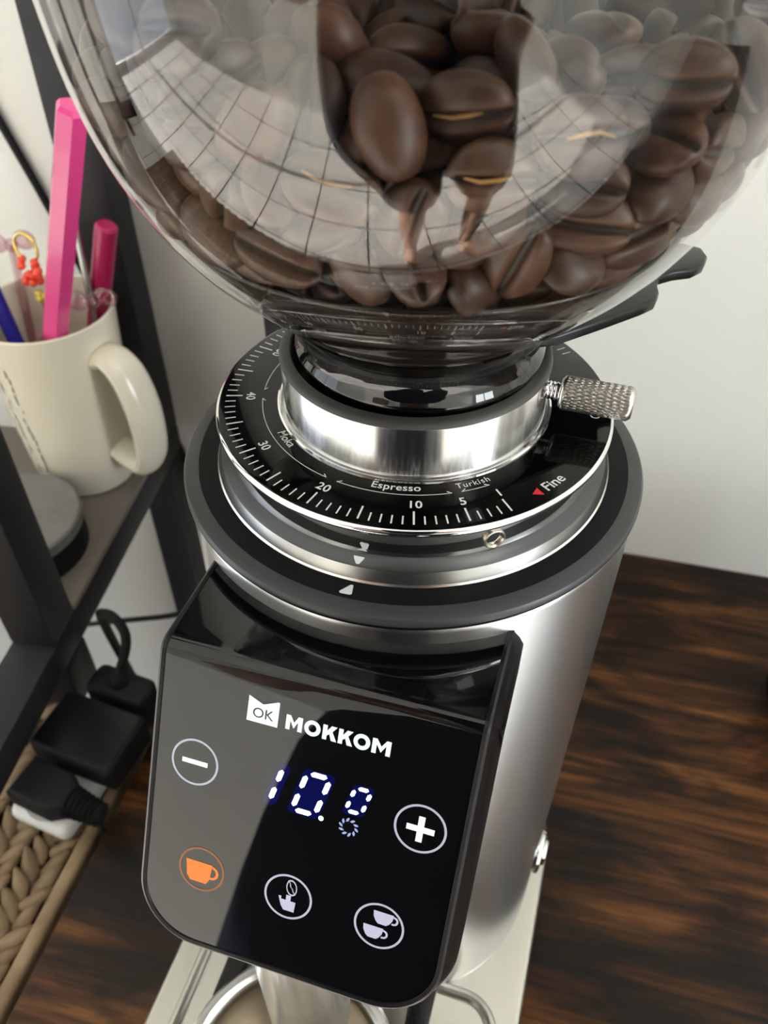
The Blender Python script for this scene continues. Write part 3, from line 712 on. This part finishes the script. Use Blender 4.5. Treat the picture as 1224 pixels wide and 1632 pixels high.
bw = np.stack([bc[:, 0] * K_ * cph - bc[:, 1] * K_ * sph + HX, bc[:, 0] * K_ * sph + bc[:, 1] * K_ * cph, TZ + 0.252 + bc[:, 2] * K_], 1)
aw = np.stack([ba[:, 0] * cph - ba[:, 1] * sph, ba[:, 0] * sph + ba[:, 1] * cph, ba[:, 2]], 1)
# how openly each bean lies towards the camera: few other beans in front of it
score = []
for k in range(NB):
    D = camv - bw[k]; l = np.linalg.norm(D); D = D / l
    rel = bw - bw[k]; al = rel @ D; per = np.linalg.norm(rel - al[:, None] * D, axis=1)
    front = ((al > 0.002) & (per < 0.0055)).sum(); score.append(front * 0.02 + l)
order = np.argsort(score)
bm = bmesh.new()
add_tube(bm, [(-0.0040, -0.0003, -0.0011), (-0.0018, 0.0003, -0.0008), (0.0008, 0.0, -0.0008), (0.0026, -0.0004, -0.0010)], [0.0001, 0.00028, 0.00032, 0.0001], 6)
CH_ = bpy.data.meshes.new('chaff'); bmesh.ops.recalc_face_normals(bm, faces=bm.faces); bm.to_mesh(CH_); bm.free(); CH_.materials.append(M['chaff'])
n_chaff = 0
rb = random.Random(7); farV, farF = [], []
for rank, k in enumerate(order):
    ax = Vector(aw[k]).normalized()
    rad_ = (CP - Vector(bw[k])).normalized() if rank < 300 else Vector((bw[k][0], bw[k][1], -0.02)).normalized()
    side = (rad_ - ax * rad_.dot(ax)); side = side.normalized() if side.length > 0.05 else ax.orthogonal().normalized()
    q = rb.gauss(0, 0.6) + (math.pi if rb.random() < 0.5 else 0)
    zz = (side * math.cos(q) + ax.cross(side) * math.sin(q)).normalized(); yy = zz.cross(ax)
    s_ = rb.uniform(0.94, 1.08)
    mx = Matrix(((ax.x, yy.x, zz.x, bw[k][0]), (ax.y, yy.y, zz.y, bw[k][1]), (ax.z, yy.z, zz.z, bw[k][2]), (0, 0, 0, 1))) @ Matrix.Scale(s_, 4)
    if rank < 300:
        o = bpy.data.objects.new('coffee_bean', BM_[rb.randrange(4)]); COL.objects.link(o); o.matrix_world = mx
        lab_ = ('roasted brown coffee bean heaped inside the clear hopper', 'coffee bean', 'coffee beans in the hopper')
        to_cam = (CP - mx.translation).normalized()
        if n_chaff < 4 and (-zz).dot(to_cam) > 0.55 and rank < 170:
            n_chaff += 1; f_ = bpy.data.objects.new('chaff', CH_); COL.objects.link(f_); f_.parent = o
            lab_ = ('coffee bean with a golden flake of chaff in its furrow', 'coffee bean', 'coffee beans with golden chaff')
        tag(o, *lab_)
    else:
        me = BL_[rb.randrange(2)]; b0 = len(farV)
        farV += [tuple(mx @ v_.co) for v_ in me.vertices]; farF += [[b0 + i for i in p.vertices] for p in me.polygons]
me = bpy.data.meshes.new('coffee_bean_fill'); me.from_pydata(farV, [], farF); me.update()
tag(link('coffee_bean_fill', me, 'bean', None, True, 0), 'heap of roasted coffee beans filling the back of the hopper', 'coffee beans', None, 'stuff')

# ================================================================== SHELF UNIT, MUG AND DESK THINGS ON THE LEFT
def wz(v): return DZ + v * K_
s = 0.0225
SU = tag(empty('shelf_unit', (-0.1785, 0.040, 0), R(6.0)), 'black square-tube metal shelf unit standing against the wall beside the table', 'shelf')
SZ = DZ - 0.199                                   # shelf level
def tube_bar(name, x0, x1, y0, y1, z0, z1): return box(name, x0, x1, y0, y1, z0, z1, 'frame_black', SU, 0.0012, 2)
for x0 in (0.0, -0.46):
    tube_bar('side_rail', x0 - s, x0, -0.068, 0.180, SZ - s, SZ - 0.0040)
    for y0 in (0.0, 0.158):
        tube_bar('post', x0 - s, x0, y0, y0 + s, SZ - 0.0038, DZ + 0.36)
        tube_bar('lower_post', x0 - s, x0, y0, y0 + s, 0.0 if y0 > 0.1 else TZ - 0.0005, SZ - s - 0.0002)
for y0 in (0.0, 0.158): tube_bar('top_bar', -0.46 - s, 0.0, y0, y0 + s, DZ + 0.3602, DZ + 0.3602 + s)
box('shelf_board', -0.482, 0.0, s + 0.0006, 0.1574, SZ - 0.0038, SZ, 'taupe', SU, 0.0008)
def cs(x, y, z):
    """position measured with the mug 4% further off, brought in to the shelf's true distance"""
    return CP + (Vector((x, y, z)) - CP) * 0.963

# mug ---------------------------------------------------------------
mg = tag(empty('mug', (-0.2240, 0.1610, SZ), R(-14)), 'cream ceramic mug full of pens and trinkets on the black shelf', 'mug'); mg.scale = (0.963, 0.963, 1.005)
mb = lathe('mug_body', [(x * K_, z * K_) for x, z in [(0, 0.2), (22, 0.2), (24.5, 0), (26.5, 1.2), (28.6, 6), (30.5, 16), (32.5, 40), (34.4, 70), (36.2, 98), (36.9, 104.5), (36.3, 105.4), (35.2, 104.8), (33.6, 96), (31.4, 68), (29.2, 38), (27.2, 14), (24.0, 6.0), (0, 5.0)]], 'ceramic', mg, 80)
hp = smooth_path([(0.0315, 0, 0.084), (0.041, 0, 0.0875), (0.0505, 0, 0.080), (0.0555, 0, 0.064), (0.0565, 0, 0.046), (0.0540, 0, 0.030), (0.047, 0, 0.0225), (0.0295, 0, 0.0275)], 7)
tube('mug_handle', hp, [0.0058 + 0.0018 * math.sin(math.pi * i / (len(hp) - 1)) for i in range(len(hp))], 'ceramic', mg, 16, False, 0.85, 1.5)
def mug_words():
    V_, F_ = [], []
    for r_, (zc_, txt) in enumerate([(78, 'l  f  l  .'), (64, 'v . t f f'), (48, 'i  .  l  n f'), (34, 't f  .')]):
        V, F = text_geo(txt, 7.0)
        b0 = len(V_)
        for x, y, _ in V:
            z = zc_ + y * 0.5; rr = float(np.interp(z, [16, 40, 70, 98], [30.5, 32.5, 34.4, 36.2])) + 0.12; a = R(-104) + x / rr
            V_.append((rr * math.cos(a) * K_, rr * math.sin(a) * K_, z * K_))
        F_ += [[i + b0 for i in f] for f in F]
    return geo_obj('mug_lettering', V_, F_, 'ceramic_print', mg)
bm = bmesh.new()
rl = random.Random(3)
for row in range(2):
    a0 = R(-98 + row * 13)
    for k in range(16):
        z = 0.088 - k * 0.005; a = a0 + rl.uniform(-0.03, 0.03); ln = rl.choice((0.0012, 0.003, 0.0046))
        rr = float(np.interp(z * 1000, [16, 40, 70, 98], [30.5, 32.5, 34.4, 36.2])) * K_ + 0.0001
        da = 0.0005 / rr
        bm.faces.new([bm.verts.new((rr * math.cos(q), rr * math.sin(q), zz_)) for q, zz_ in ((a - da, z), (a + da, z), (a + da, z - ln), (a - da, z - ln))])
from_bm('mug_print', bm, 'ceramic_print', mg, False)
MX, MY, MZ = -0.2240, 0.1610, SZ + 0.006
def hexpen(name, p0, p1, r, m, label, cat, cap=None, segs=6):
    bm = bmesh.new(); p0, p1 = Vector(p0), Vector(p1); d = p1 - p0
    add_tube(bm, [p0, p0 + d * 0.01, p1 - d * 0.01, p1], [r * 0.8, r, r, r * 0.8], segs)
    o = from_bm(name, bm, m, None, True, 25); return tag(o, label, cat)
pink = hexpen('pink_stick', (-0.2330, 0.1455, wz(-163)), (-0.1615, 0.1350, wz(13)), 0.0064, 'pink', 'long glossy pink hexagonal stick leaning out of the cream mug', 'stick')
hexpen('magenta_pen', (MX - 0.010, MY + 0.018, MZ + 0.004), cs(-0.1975, 0.1935, wz(-62)), 0.0055, 'magenta', 'dark magenta pen in the mug behind the pink stick', 'pen', segs=16)
hexpen('blue_pen', (MX - 0.002, MY - 0.016, MZ + 0.03), cs(-0.262, 0.1745, wz(-92)), 0.0040, 'blue', 'blue pen leaning on the far rim of the mug', 'pen', segs=14)
hexpen('silver_rod', (MX + 0.016, MY + 0.009, MZ + 0.005), cs(-0.2105, 0.187, wz(-60)), 0.0018, 'steel_ring', 'thin silver rod in the mug between pink and magenta pens', 'rod', segs=10)
# clear-headed trinket sticks
def bow_stick(p0, p1, label):
    e = empty('hair_stick', p0); p0, p1 = Vector(p0), Vector(p1); d = p1 - p0; tag(e, label, 'hair stick')
    tube('shaft', [(0, 0, 0), d * 0.5, d], 0.0022, 'pale_clear', e, 10)
    bm = bmesh.new(); L_b = d.normalized(); sd = Vector((0.86, 0.5, 0)).normalized()
    for sg in (-1, 1):
        r = bmesh.ops.create_uvsphere(bm, u_segments=16, v_segments=10, radius=0.0062)
        for v_ in r['verts']: v_.co = Vector((v_.co.x, v_.co.y * 0.6, v_.co.z * 0.85)) + d + sd * sg * 0.0068 + Vector((0, 0, 0.002))
    r = bmesh.ops.create_uvsphere(bm, u_segments=12, v_segments=8, radius=0.0036)
    bmesh.ops.translate(bm, vec=d, verts=r['verts'])
    from_bm('bow_head', bm, 'pale_clear', e, True, 0); return e
bow_stick((MX + 0.006, MY - 0.012, MZ + 0.01), cs(-0.2045, 0.1755, wz(-96)), 'translucent pink bow-headed stick at the right rim of the mug')
bow_stick((MX - 0.018, MY - 0.002, MZ + 0.01), cs(-0.262, 0.200, wz(-83)), 'translucent pink bow-headed stick at the back of the mug')
hexpen('clear_tube', (MX - 0.020, MY - 0.022, MZ + 0.03), cs(-0.2175, 0.149, wz(-101)), 0.0026, 'pale_clear', 'clear plastic tube lying low across the mug mouth', 'tube', segs=12)
# red and gold charm
ch = tag(empty('bead_charm', cs(-0.2425, 0.186, wz(-103))), 'red beaded charm on a gold wire loop standing in the mug', 'charm')
tube('wire_stem', [(0, 0, -0.08), (0, 0, 0.0)], 0.0008, 'gold', ch, 8)
tube('wire_loop', [(0.006 * math.cos(R(a)), 0, 0.026 + 0.0075 * math.sin(R(a))) for a in range(-60, 241, 20)], 0.0008, 'gold', ch, 8)
rs_ = random.Random(9)
for k in range(26):
    bm = bmesh.new(); bmesh.ops.create_icosphere(bm, subdivisions=2, radius=0.0022)
    o = from_bm('bead', bm, 'red_bead' if k < 20 else 'yellow_bead', ch, True, 0)
    o.location = (rs_.uniform(-0.006, 0.006), rs_.uniform(-0.003, 0.003), (0.008 + rs_.uniform(0, 0.013)) if k < 20 else rs_.uniform(-0.003, 0.006))
# grey round stone-topped tin in front of the mug
tn = tag(empty('round_tin', (-0.2265, 0.0925, SZ)), 'round tin with grey veined stone lid in front of the mug', 'tin')
lathe('tin_base', [(0, 0), (0.0325, 0), (0.0335, 0.001), (0.0335, 0.0155), (0, 0.0155)], 'matte_black', tn, 64)
lathe('tin_lid', [(0, 0.0157), (0.0335, 0.0157), (0.0345, 0.0168), (0.0345, 0.0225), (0.0335, 0.0235), (0, 0.0237)], 'stone', tn, 64)
# ================================================================== RATTAN TRUNK
RX0, RX1, RY0, RY1 = -0.56, -0.1385, -0.165, 0.055
RT = TZ - 0.001
rt_e = tag(empty('rattan_trunk', (RX1, RY0, 0)), 'woven tan rattan trunk standing beside the wooden table', 'trunk')
w_, l_ = RX1 - RX0, RY1 - RY0
box('trunk_body', -w_ + 0.004, -0.004, 0.004, l_ - 0.004, 0.0, RT - 0.012, 'rattan_dark', rt_e, 0.004)
bm = bmesh.new()
add_prism(bm, rrect(-0.0075, -0.0004, 0.0004, l_ - 0.0004, 0.003, 4), RT - 0.03, RT - 0.0016, 0.0025); from_bm('edge_band', bm, 'rattan', rt_e)
bm = bmesh.new(); bmesh.ops.create_uvsphere(bm, u_segments=10, v_segments=7, radius=1.0)
for v_ in bm.verts:
    x, y, z = v_.co; k = 1 - 0.45 * max(0, x); v_.co = (x * 0.0092, y * 0.0039 * k + 0.0010 * x * x, z * 0.0034 + 0.0012 * math.sin(x * 2))
bmesh.ops.recalc_face_normals(bm, faces=bm.faces)
sm = bpy.data.meshes.new('strand'); bm.to_mesh(sm); bm.free(); sm.materials.append(M['rattan'])
for p in sm.polygons: p.use_smooth = True
cells = []
CW, CL = 0.0104, 0.0082
for i in range(int((w_ - 0.02) / CW)):
    for j in range(int((l_ - 0.01) / CL)):
        x = -0.0135 - i * CW; y = 0.008 + j * CL + (CL / 2 if i % 2 else 0)
        cells.append((x, y, 1 if i % 2 else -1))
def seen(c_):
    p = Vector((RX1 + c_[0], RY0 + c_[1], RT - 0.006)) - CP; dpt = p.dot(fw)
    if dpt < 0.05: return 9e9
    u = 612 + 1300.3 * p.dot(rt) / dpt; v = 816 - 1300.3 * p.dot(up) / dpt
    return 0 if (-60 < u < 260 and 1150 < v < 1690) else 1 + p.length
cells.sort(key=seen)
rs_ = random.Random(21); V_, F_ = [], []
for q, (x, y, sg) in enumerate(cells):
    mx = Matrix.Translation((x, y, RT - 0.0072 + rs_.uniform(-0.0008, 0.0008))) @ Matrix.Rotation(sg * R(38) + R(90) + rs_.uniform(-0.16, 0.16), 4, 'Z') @ Matrix.Rotation(R(rs_.uniform(-16, 8)), 4, 'Y') @ Matrix.Scale(rs_.uniform(0.85, 1.12), 4)
    if q < 300:
        o = bpy.data.objects.new('strand', sm); COL.objects.link(o); o.parent = rt_e; o.matrix_local = mx
    else:
        b0 = len(V_); V_ += [tuple(mx @ v_.co) for v_ in sm.vertices]; F_ += [[b0 + i for i in p.vertices] for p in sm.polygons]
me = bpy.data.meshes.new('woven_field'); me.from_pydata(V_, [], F_); me.update(); o = link('woven_field', me, 'rattan', rt_e, True, 0); o['kind'] = 'stuff'

# ================================================================== POWER STRIP, ADAPTER, PLUG, CABLES
RTZ = RT - 0.0025
ps = tag(empty('power_strip', (-0.1575, -0.001, RTZ), R(-8)), 'white power strip lying on the rattan trunk under the black plugs', 'power strip')
box('strip_body', -0.020, 0.013, -0.024, 0.034, 0.0, 0.010, 'white_plastic', ps, 0.004, 3)
for y in (-0.010, 0.020):
    lathe('socket', [(0, 0.0103), (0.011, 0.0103), (0.013, 0.0108), (0.014, 0.0101)], 'white_plastic', ps, 28, cx=-0.0035, cy=y)
ad = tag(empty('power_adapter', (-0.1545, 0.0155, RTZ + 0.0112), R(-7)), 'black square power adapter brick on the white power strip', 'power adapter')
box('adapter_case', -0.0225, 0.0225, -0.0155, 0.0155, 0.0, 0.0190, 'matte_black', ad, 0.0025, 3)
bm = bmesh.new(); add_prism(bm, rrect(-0.0205, 0.0205, -0.0140, 0.0140, 0.003, 4), 0.0190, 0.0193); from_bm('adapter_label', bm, 'black_plastic', ad)
pl = tag(empty('mains_plug', (-0.1600, -0.0125, RTZ + 0.0112), R(-10)), 'black mains plug with ribbed strain relief on the white power strip', 'plug')
bm = bmesh.new(); add_prism(bm, [(-0.016, -0.010), (0.006, -0.010), (0.013, -0.005), (0.013, 0.005), (0.006, 0.010), (-0.016, 0.010)], 0.0, 0.014, 0.0025); from_bm('plug_body', bm, 'matte_black', pl)
bm = bmesh.new(); pr = []
for k in range(15): pr.append((0.0066 - 0.00016 * k + (0.0010 if k % 2 else -0.0008), 0.0105 + k * 0.0013))
add_lathe(bm, [(0, 0.0105)] + pr + [(0, 0.0292)], 20); sr = from_bm('strain_relief', bm, 'matte_black', pl, True, 30)
sr.matrix_local = Matrix.Translation((0, 0, 0.0075)) @ Matrix.Rotation(R(90), 4, 'Y') 
def cable(name, pts, r, label): return tag(tube(name, smooth_path(pts, 8), r, 'matte_black', None, 10), label, 'cable')
cable('wall_cable', [(-0.292, WY - 0.003, wz(90)), (-0.278, WY - 0.003, wz(25)), (-0.262, WY - 0.003, wz(-25)), (-0.251, WY - 0.003, wz(-57)), (-0.240, WY - 0.003, wz(-92)), (-0.226, WY - 0.003, wz(-140)), (-0.205, WY - 0.004, wz(-200)), (-0.190, WY - 0.01, wz(-245))], 0.0022, 'thin black cable running down the white wall behind the mug')
cable('charger_cable', [(-0.152, 0.046, wz(-219.5)), (-0.148, 0.050, wz(-207)), (-0.147, 0.052, wz(-196)), (-0.151, 0.053, wz(-187.5)), (-0.158, 0.055, wz(-189)), (-0.166, 0.062, wz(-202)), (-0.171, 0.070, wz(-235)), (-0.170, 0.078, wz(-300)), (-0.172, 0.10, wz(-420))], 0.0024, 'black cable looping up from the small charger behind the adapter brick')
cable('grinder_cord', [(-0.008, 0.060, TZ + 0.020), (-0.03, 0.085, TZ + 0.006), (-0.07, 0.106, TZ + 0.0024), (-0.11, 0.114, TZ + 0.0024), (-0.134, 0.118, TZ + 0.0022), (-0.150, 0.120, wz(-258)), (-0.170, 0.120, wz(-270)), (-0.207, 0.123, wz(-289)), (-0.26, 0.14, wz(-330))], 0.0017, 'thin black cord running off the table edge behind the grinder')
cable('plug_cord', [(-0.1325, -0.0172, RTZ + 0.0187), (-0.1335, -0.0172, RTZ + 0.0165), (-0.1365, -0.0172, RTZ + 0.004), (-0.1366, -0.0172, TZ - 0.03), (-0.1366, -0.012, TZ - 0.12), (-0.1366, 0.0, TZ - 0.30)], 0.0015, 'black plug cord dropping into the gap between trunk and table')
a2 = tag(empty('charger_block', (-0.1535, 0.0445, RTZ + 0.0005), R(-7)), 'small rounded black charger behind the adapter brick', 'charger')
box('charger_case', -0.0165, 0.0165, -0.0085, 0.0085, 0, 0.027, 'matte_black', a2, 0.004, 3)
lathe('cable_collar', [(0, 0.0271), (0.005, 0.0271), (0.0045, 0.031), (0.003, 0.033), (0, 0.033)], 'matte_black', a2, 20)

# dark canister behind the grinder and the black jar on the right
cn = tag(empty('black_canister', (-0.062, 0.165, TZ), R(2)), 'tall matte black box canister standing behind the grinder', 'canister')
box('canister_body', -0.032, 0.032, -0.035, 0.035, 0, 0.225, 'matte_black', cn, 0.004, 3)
box('canister_lid', -0.033, 0.033, -0.036, 0.036, 0.2253, 0.243, 'black_plastic', cn, 0.004, 3)
jr = tag(empty('black_jar', (0.205, 0.135, TZ)), 'black round jar on the table at the right of the grinder', 'jar')
lathe('jar_body', [(0, 0), (0.036, 0), (0.0385, 0.002), (0.039, 0.01), (0.039, 0.058), (0.036, 0.066), (0.034, 0.068), (0, 0.068)], 'black_plastic', jr, 64)
lathe('jar_lid', [(0, 0.084), (0.033, 0.084), (0.0365, 0.082), (0.037, 0.0785), (0.037, 0.0685), (0, 0.0685)], 'matte_black', jr, 64)

# ================================================================== THE PERSON TAKING THE PICTURE (seen in the reflections)
PX, PY = 0.19, -0.57
PE = tag(empty('person', (PX, PY, 0)), 'person in grey shirt and dark navy shorts holding up a phone, mirrored in the hopper', 'person')
def skin_obj(name, nodes, edges, m, parent, root=0, sub=2):
    me = bpy.data.meshes.new(name); me.from_pydata([n[0] for n in nodes], edges, []); me.update()
    o = bpy.data.objects.new(name, me); COL.objects.link(o)
    o.modifiers.new('skin', 'SKIN'); o.modifiers['skin'].use_smooth_shade = True
    ms = o.modifiers.new('subdivision', 'SUBSURF'); ms.levels = sub; ms.render_levels = sub
    for i, n in enumerate(nodes):
        r = n[1]; sv = me.skin_vertices[0].data[i]; sv.radius = (r, r) if isinstance(r, float) else r; sv.use_root = (i == root)
    dg = bpy.context.evaluated_depsgraph_get(); nm = bpy.data.meshes.new_from_object(o.evaluated_get(dg))
    bpy.data.objects.remove(o); bpy.data.meshes.remove(me)
    r_ = link(name, nm, m, parent, True, 0); return r_
ph = CP - Vector((PX, PY, 0)) - fw * 0.014       # phone centre in the person's space
hl, hr = ph - rt * 0.043 - up * 0.005 - fw * 0.004, ph + rt * 0.043 - up * 0.005 - fw * 0.004
N_ = [((-0.12, 0.01, 0.93), (0.13, 0.12)), ((-0.14, 0.03, 1.10), (0.12, 0.11)), ((-0.08, 0.03, 1.26), (0.14, 0.12)), ((0, 0.01, 1.38), (0.13, 0.09)), ((0, 0.025, 1.46), 0.055), ((0, 0.045, 1.53), 0.058), ((0, 0.065, 1.60), (0.077, 0.092)), ((0, 0.070, 1.68), (0.066, 0.080))]
E_ = [(0, 1), (1, 2), (2, 3), (3, 4), (4, 5), (5, 6), (6, 7)]
for sg, hd in ((-1, hl), (1, hr)):
    b0 = len(N_)
    el = Vector((-0.335, 0.19, 1.02)) if sg < 0 else Vector((0.17, 0.17, 1.09)); wr = hd + Vector((sg * 0.030, -0.052, -0.030))
    N_ += [((sg * 0.17, 0.01, 1.37), 0.062), ((sg * 0.23, 0.04, 1.25), 0.050), (tuple(el), 0.040), (tuple((el + wr) / 2), 0.038), (tuple(wr), 0.026), (tuple(hd + Vector((sg * 0.018, -0.028, -0.014))), (0.030, 0.016))]
    E_ += [(3, b0)] + [(b0 + i, b0 + i + 1) for i in range(5)]
    b1 = len(N_)
    N_ += [((sg * 0.095, 0.0, 0.86), 0.085), ((sg * 0.115, 0.01, 0.66), 0.068), ((sg * 0.125, 0.02, 0.47), 0.050), ((sg * 0.13, 0.0, 0.33), 0.050), ((sg * 0.135, -0.01, 0.16), 0.036), ((sg * 0.138, -0.015, 0.055), 0.034), ((sg * 0.142, 0.06, 0.032), (0.036, 0.026)), ((sg * 0.148, 0.15, 0.022), (0.038, 0.016))]
    E_ += [(0, b1)] + [(b1 + i, b1 + i + 1) for i in range(7)]
skin_obj('body', N_, E_, 'skin', PE)
# five fingers to each hand, closed round the phone's edges
for sg, hd in ((-1, hl), (1, hr)):
    pal = hd + Vector((sg * 0.018, -0.028, -0.014))
    bm_nodes, bm_edges = [], []
    for f_ in range(4):
        o_ = up * (0.024 - f_ * 0.016) ; ln = (0.9, 1.0, 0.95, 0.75)[f_]
        a = pal + o_ * 0.8 + rt * sg * 0.004; b = a + (fw * 0.020 + rt * sg * 0.012) * ln; c_ = hd + o_ + rt * sg * 0.004 + fw * 0.006 - fw * 0.006; d_ = hd + o_ - rt * sg * 0.016 * ln - fw * 0.004
        skin_obj('finger', [(tuple(a), 0.009), (tuple(b), 0.0085), (tuple(c_), 0.008), (tuple(d_), 0.007)], [(0, 1), (1, 2), (2, 3)], 'skin', PE)
    a = pal - up * 0.016; b = pal - fw * 0.004 + up * 0.004 - rt * sg * 0.012 - fw * 0.010; c_ = hd - fw * 0.020 + up * 0.014 - rt * sg * 0.012
    skin_obj('thumb', [(tuple(a), 0.011), (tuple(b), 0.010), (tuple(c_), 0.008)], [(0, 1), (1, 2)], 'skin', PE)
SN = [((-0.17, 0.03, 1.04), (0.18, 0.18)), ((-0.14, 0.03, 1.14), (0.17, 0.17)), ((-0.08, 0.03, 1.26), (0.170, 0.160)), ((0, 0.01, 1.375), (0.145, 0.105)), ((0, 0.02, 1.435), 0.070)]
SE = [(0, 1), (1, 2), (2, 3), (3, 4)]
for sg in (-1, 1):
    b0 = len(SN); SN += [((sg * 0.175, 0.01, 1.37), 0.078), ((sg * 0.235, 0.042, 1.25), 0.068)]; SE += [(3, b0), (b0, b0 + 1)]
skin_obj('shirt', SN, SE, 'shirt', PE)
SN = [((-0.19, 0.03, 1.08), (0.205, 0.205)), ((-0.17, 0.02, 0.93), (0.235, 0.235))]; SE = [(0, 1)]
for sg in (-1, 1):
    b0 = len(SN); SN += [((sg * 0.125 - 0.09, 0.0, 0.78), 0.165), ((sg * 0.120, 0.012, 0.62), 0.108), ((sg * 0.125, 0.016, 0.52), 0.108)]; SE += [(1, b0), (b0, b0 + 1), (b0 + 1, b0 + 2)]
skin_obj('shorts', SN, SE, 'shorts', PE)
bm = bmesh.new(); r = bmesh.ops.create_uvsphere(bm, u_segments=28, v_segments=18, radius=1.0)
for v_ in r['verts']:
    x, y, z = v_.co; v_.co = (x * 0.094, y * 0.108 + 0.052, max(z, -0.25 if y < 0.25 else 0.35) * 0.105 + 1.665)
from_bm('hair', bm, 'hair', PE, True, 0)
for sg in (-1, 1):
    bm = bmesh.new(); bmesh.ops.create_uvsphere(bm, u_segments=14, v_segments=10, radius=0.013); o = from_bm('eye', bm, 'eye', PE, True, 0); o.location = (sg * 0.032, 0.147, 1.625)
    bm = bmesh.new(); bmesh.ops.create_uvsphere(bm, u_segments=12, v_segments=8, radius=1.0); bmesh.ops.scale(bm, vec=(0.010, 0.020, 0.032), verts=bm.verts); o = from_bm('ear', bm, 'skin', PE, True, 0); o.location = (sg * 0.090, 0.055, 1.615)
bm = bmesh.new(); bmesh.ops.create_cone(bm, cap_ends=True, segments=12, radius1=0.016, radius2=0.007, depth=0.045); o = from_bm('nose', bm, 'skin', PE, True, 0); o.location = (0, 0.158, 1.602); o.rotation_euler = (R(-18), 0, 0)
bm = bmesh.new(); bmesh.ops.create_uvsphere(bm, u_segments=14, v_segments=8, radius=1.0); bmesh.ops.scale(bm, vec=(0.026, 0.010, 0.008), verts=bm.verts); o = from_bm('mouth', bm, 'lips', PE, True, 0); o.location = (0, 0.146, 1.562)
# the phone: its lens sits at the camera's own position
PHN = tag(empty('phone', CP - fw * 0.0135), 'black smartphone held in both hands of the person', 'phone')
PHN.matrix_world = Matrix(((rt.x, up.x, -fw.x, CP.x - fw.x * 0.0135), (rt.y, up.y, -fw.y, CP.y - fw.y * 0.0135), (rt.z, up.z, -fw.z, CP.z - fw.z * 0.0135), (0, 0, 0, 1)))
bm = bmesh.new(); add_prism(bm, rrect(-0.038, 0.038, -0.105, 0.055, 0.008, 6), -0.004, 0.004, 0.0015); from_bm('phone_case', bm, 'black_plastic', PHN)
bm = bmesh.new(); add_prism(bm, rrect(-0.0345, 0.0345, -0.1015, 0.0515, 0.006, 6), 0.0041, 0.0045); from_bm('phone_screen', bm, 'black_glass', PHN)
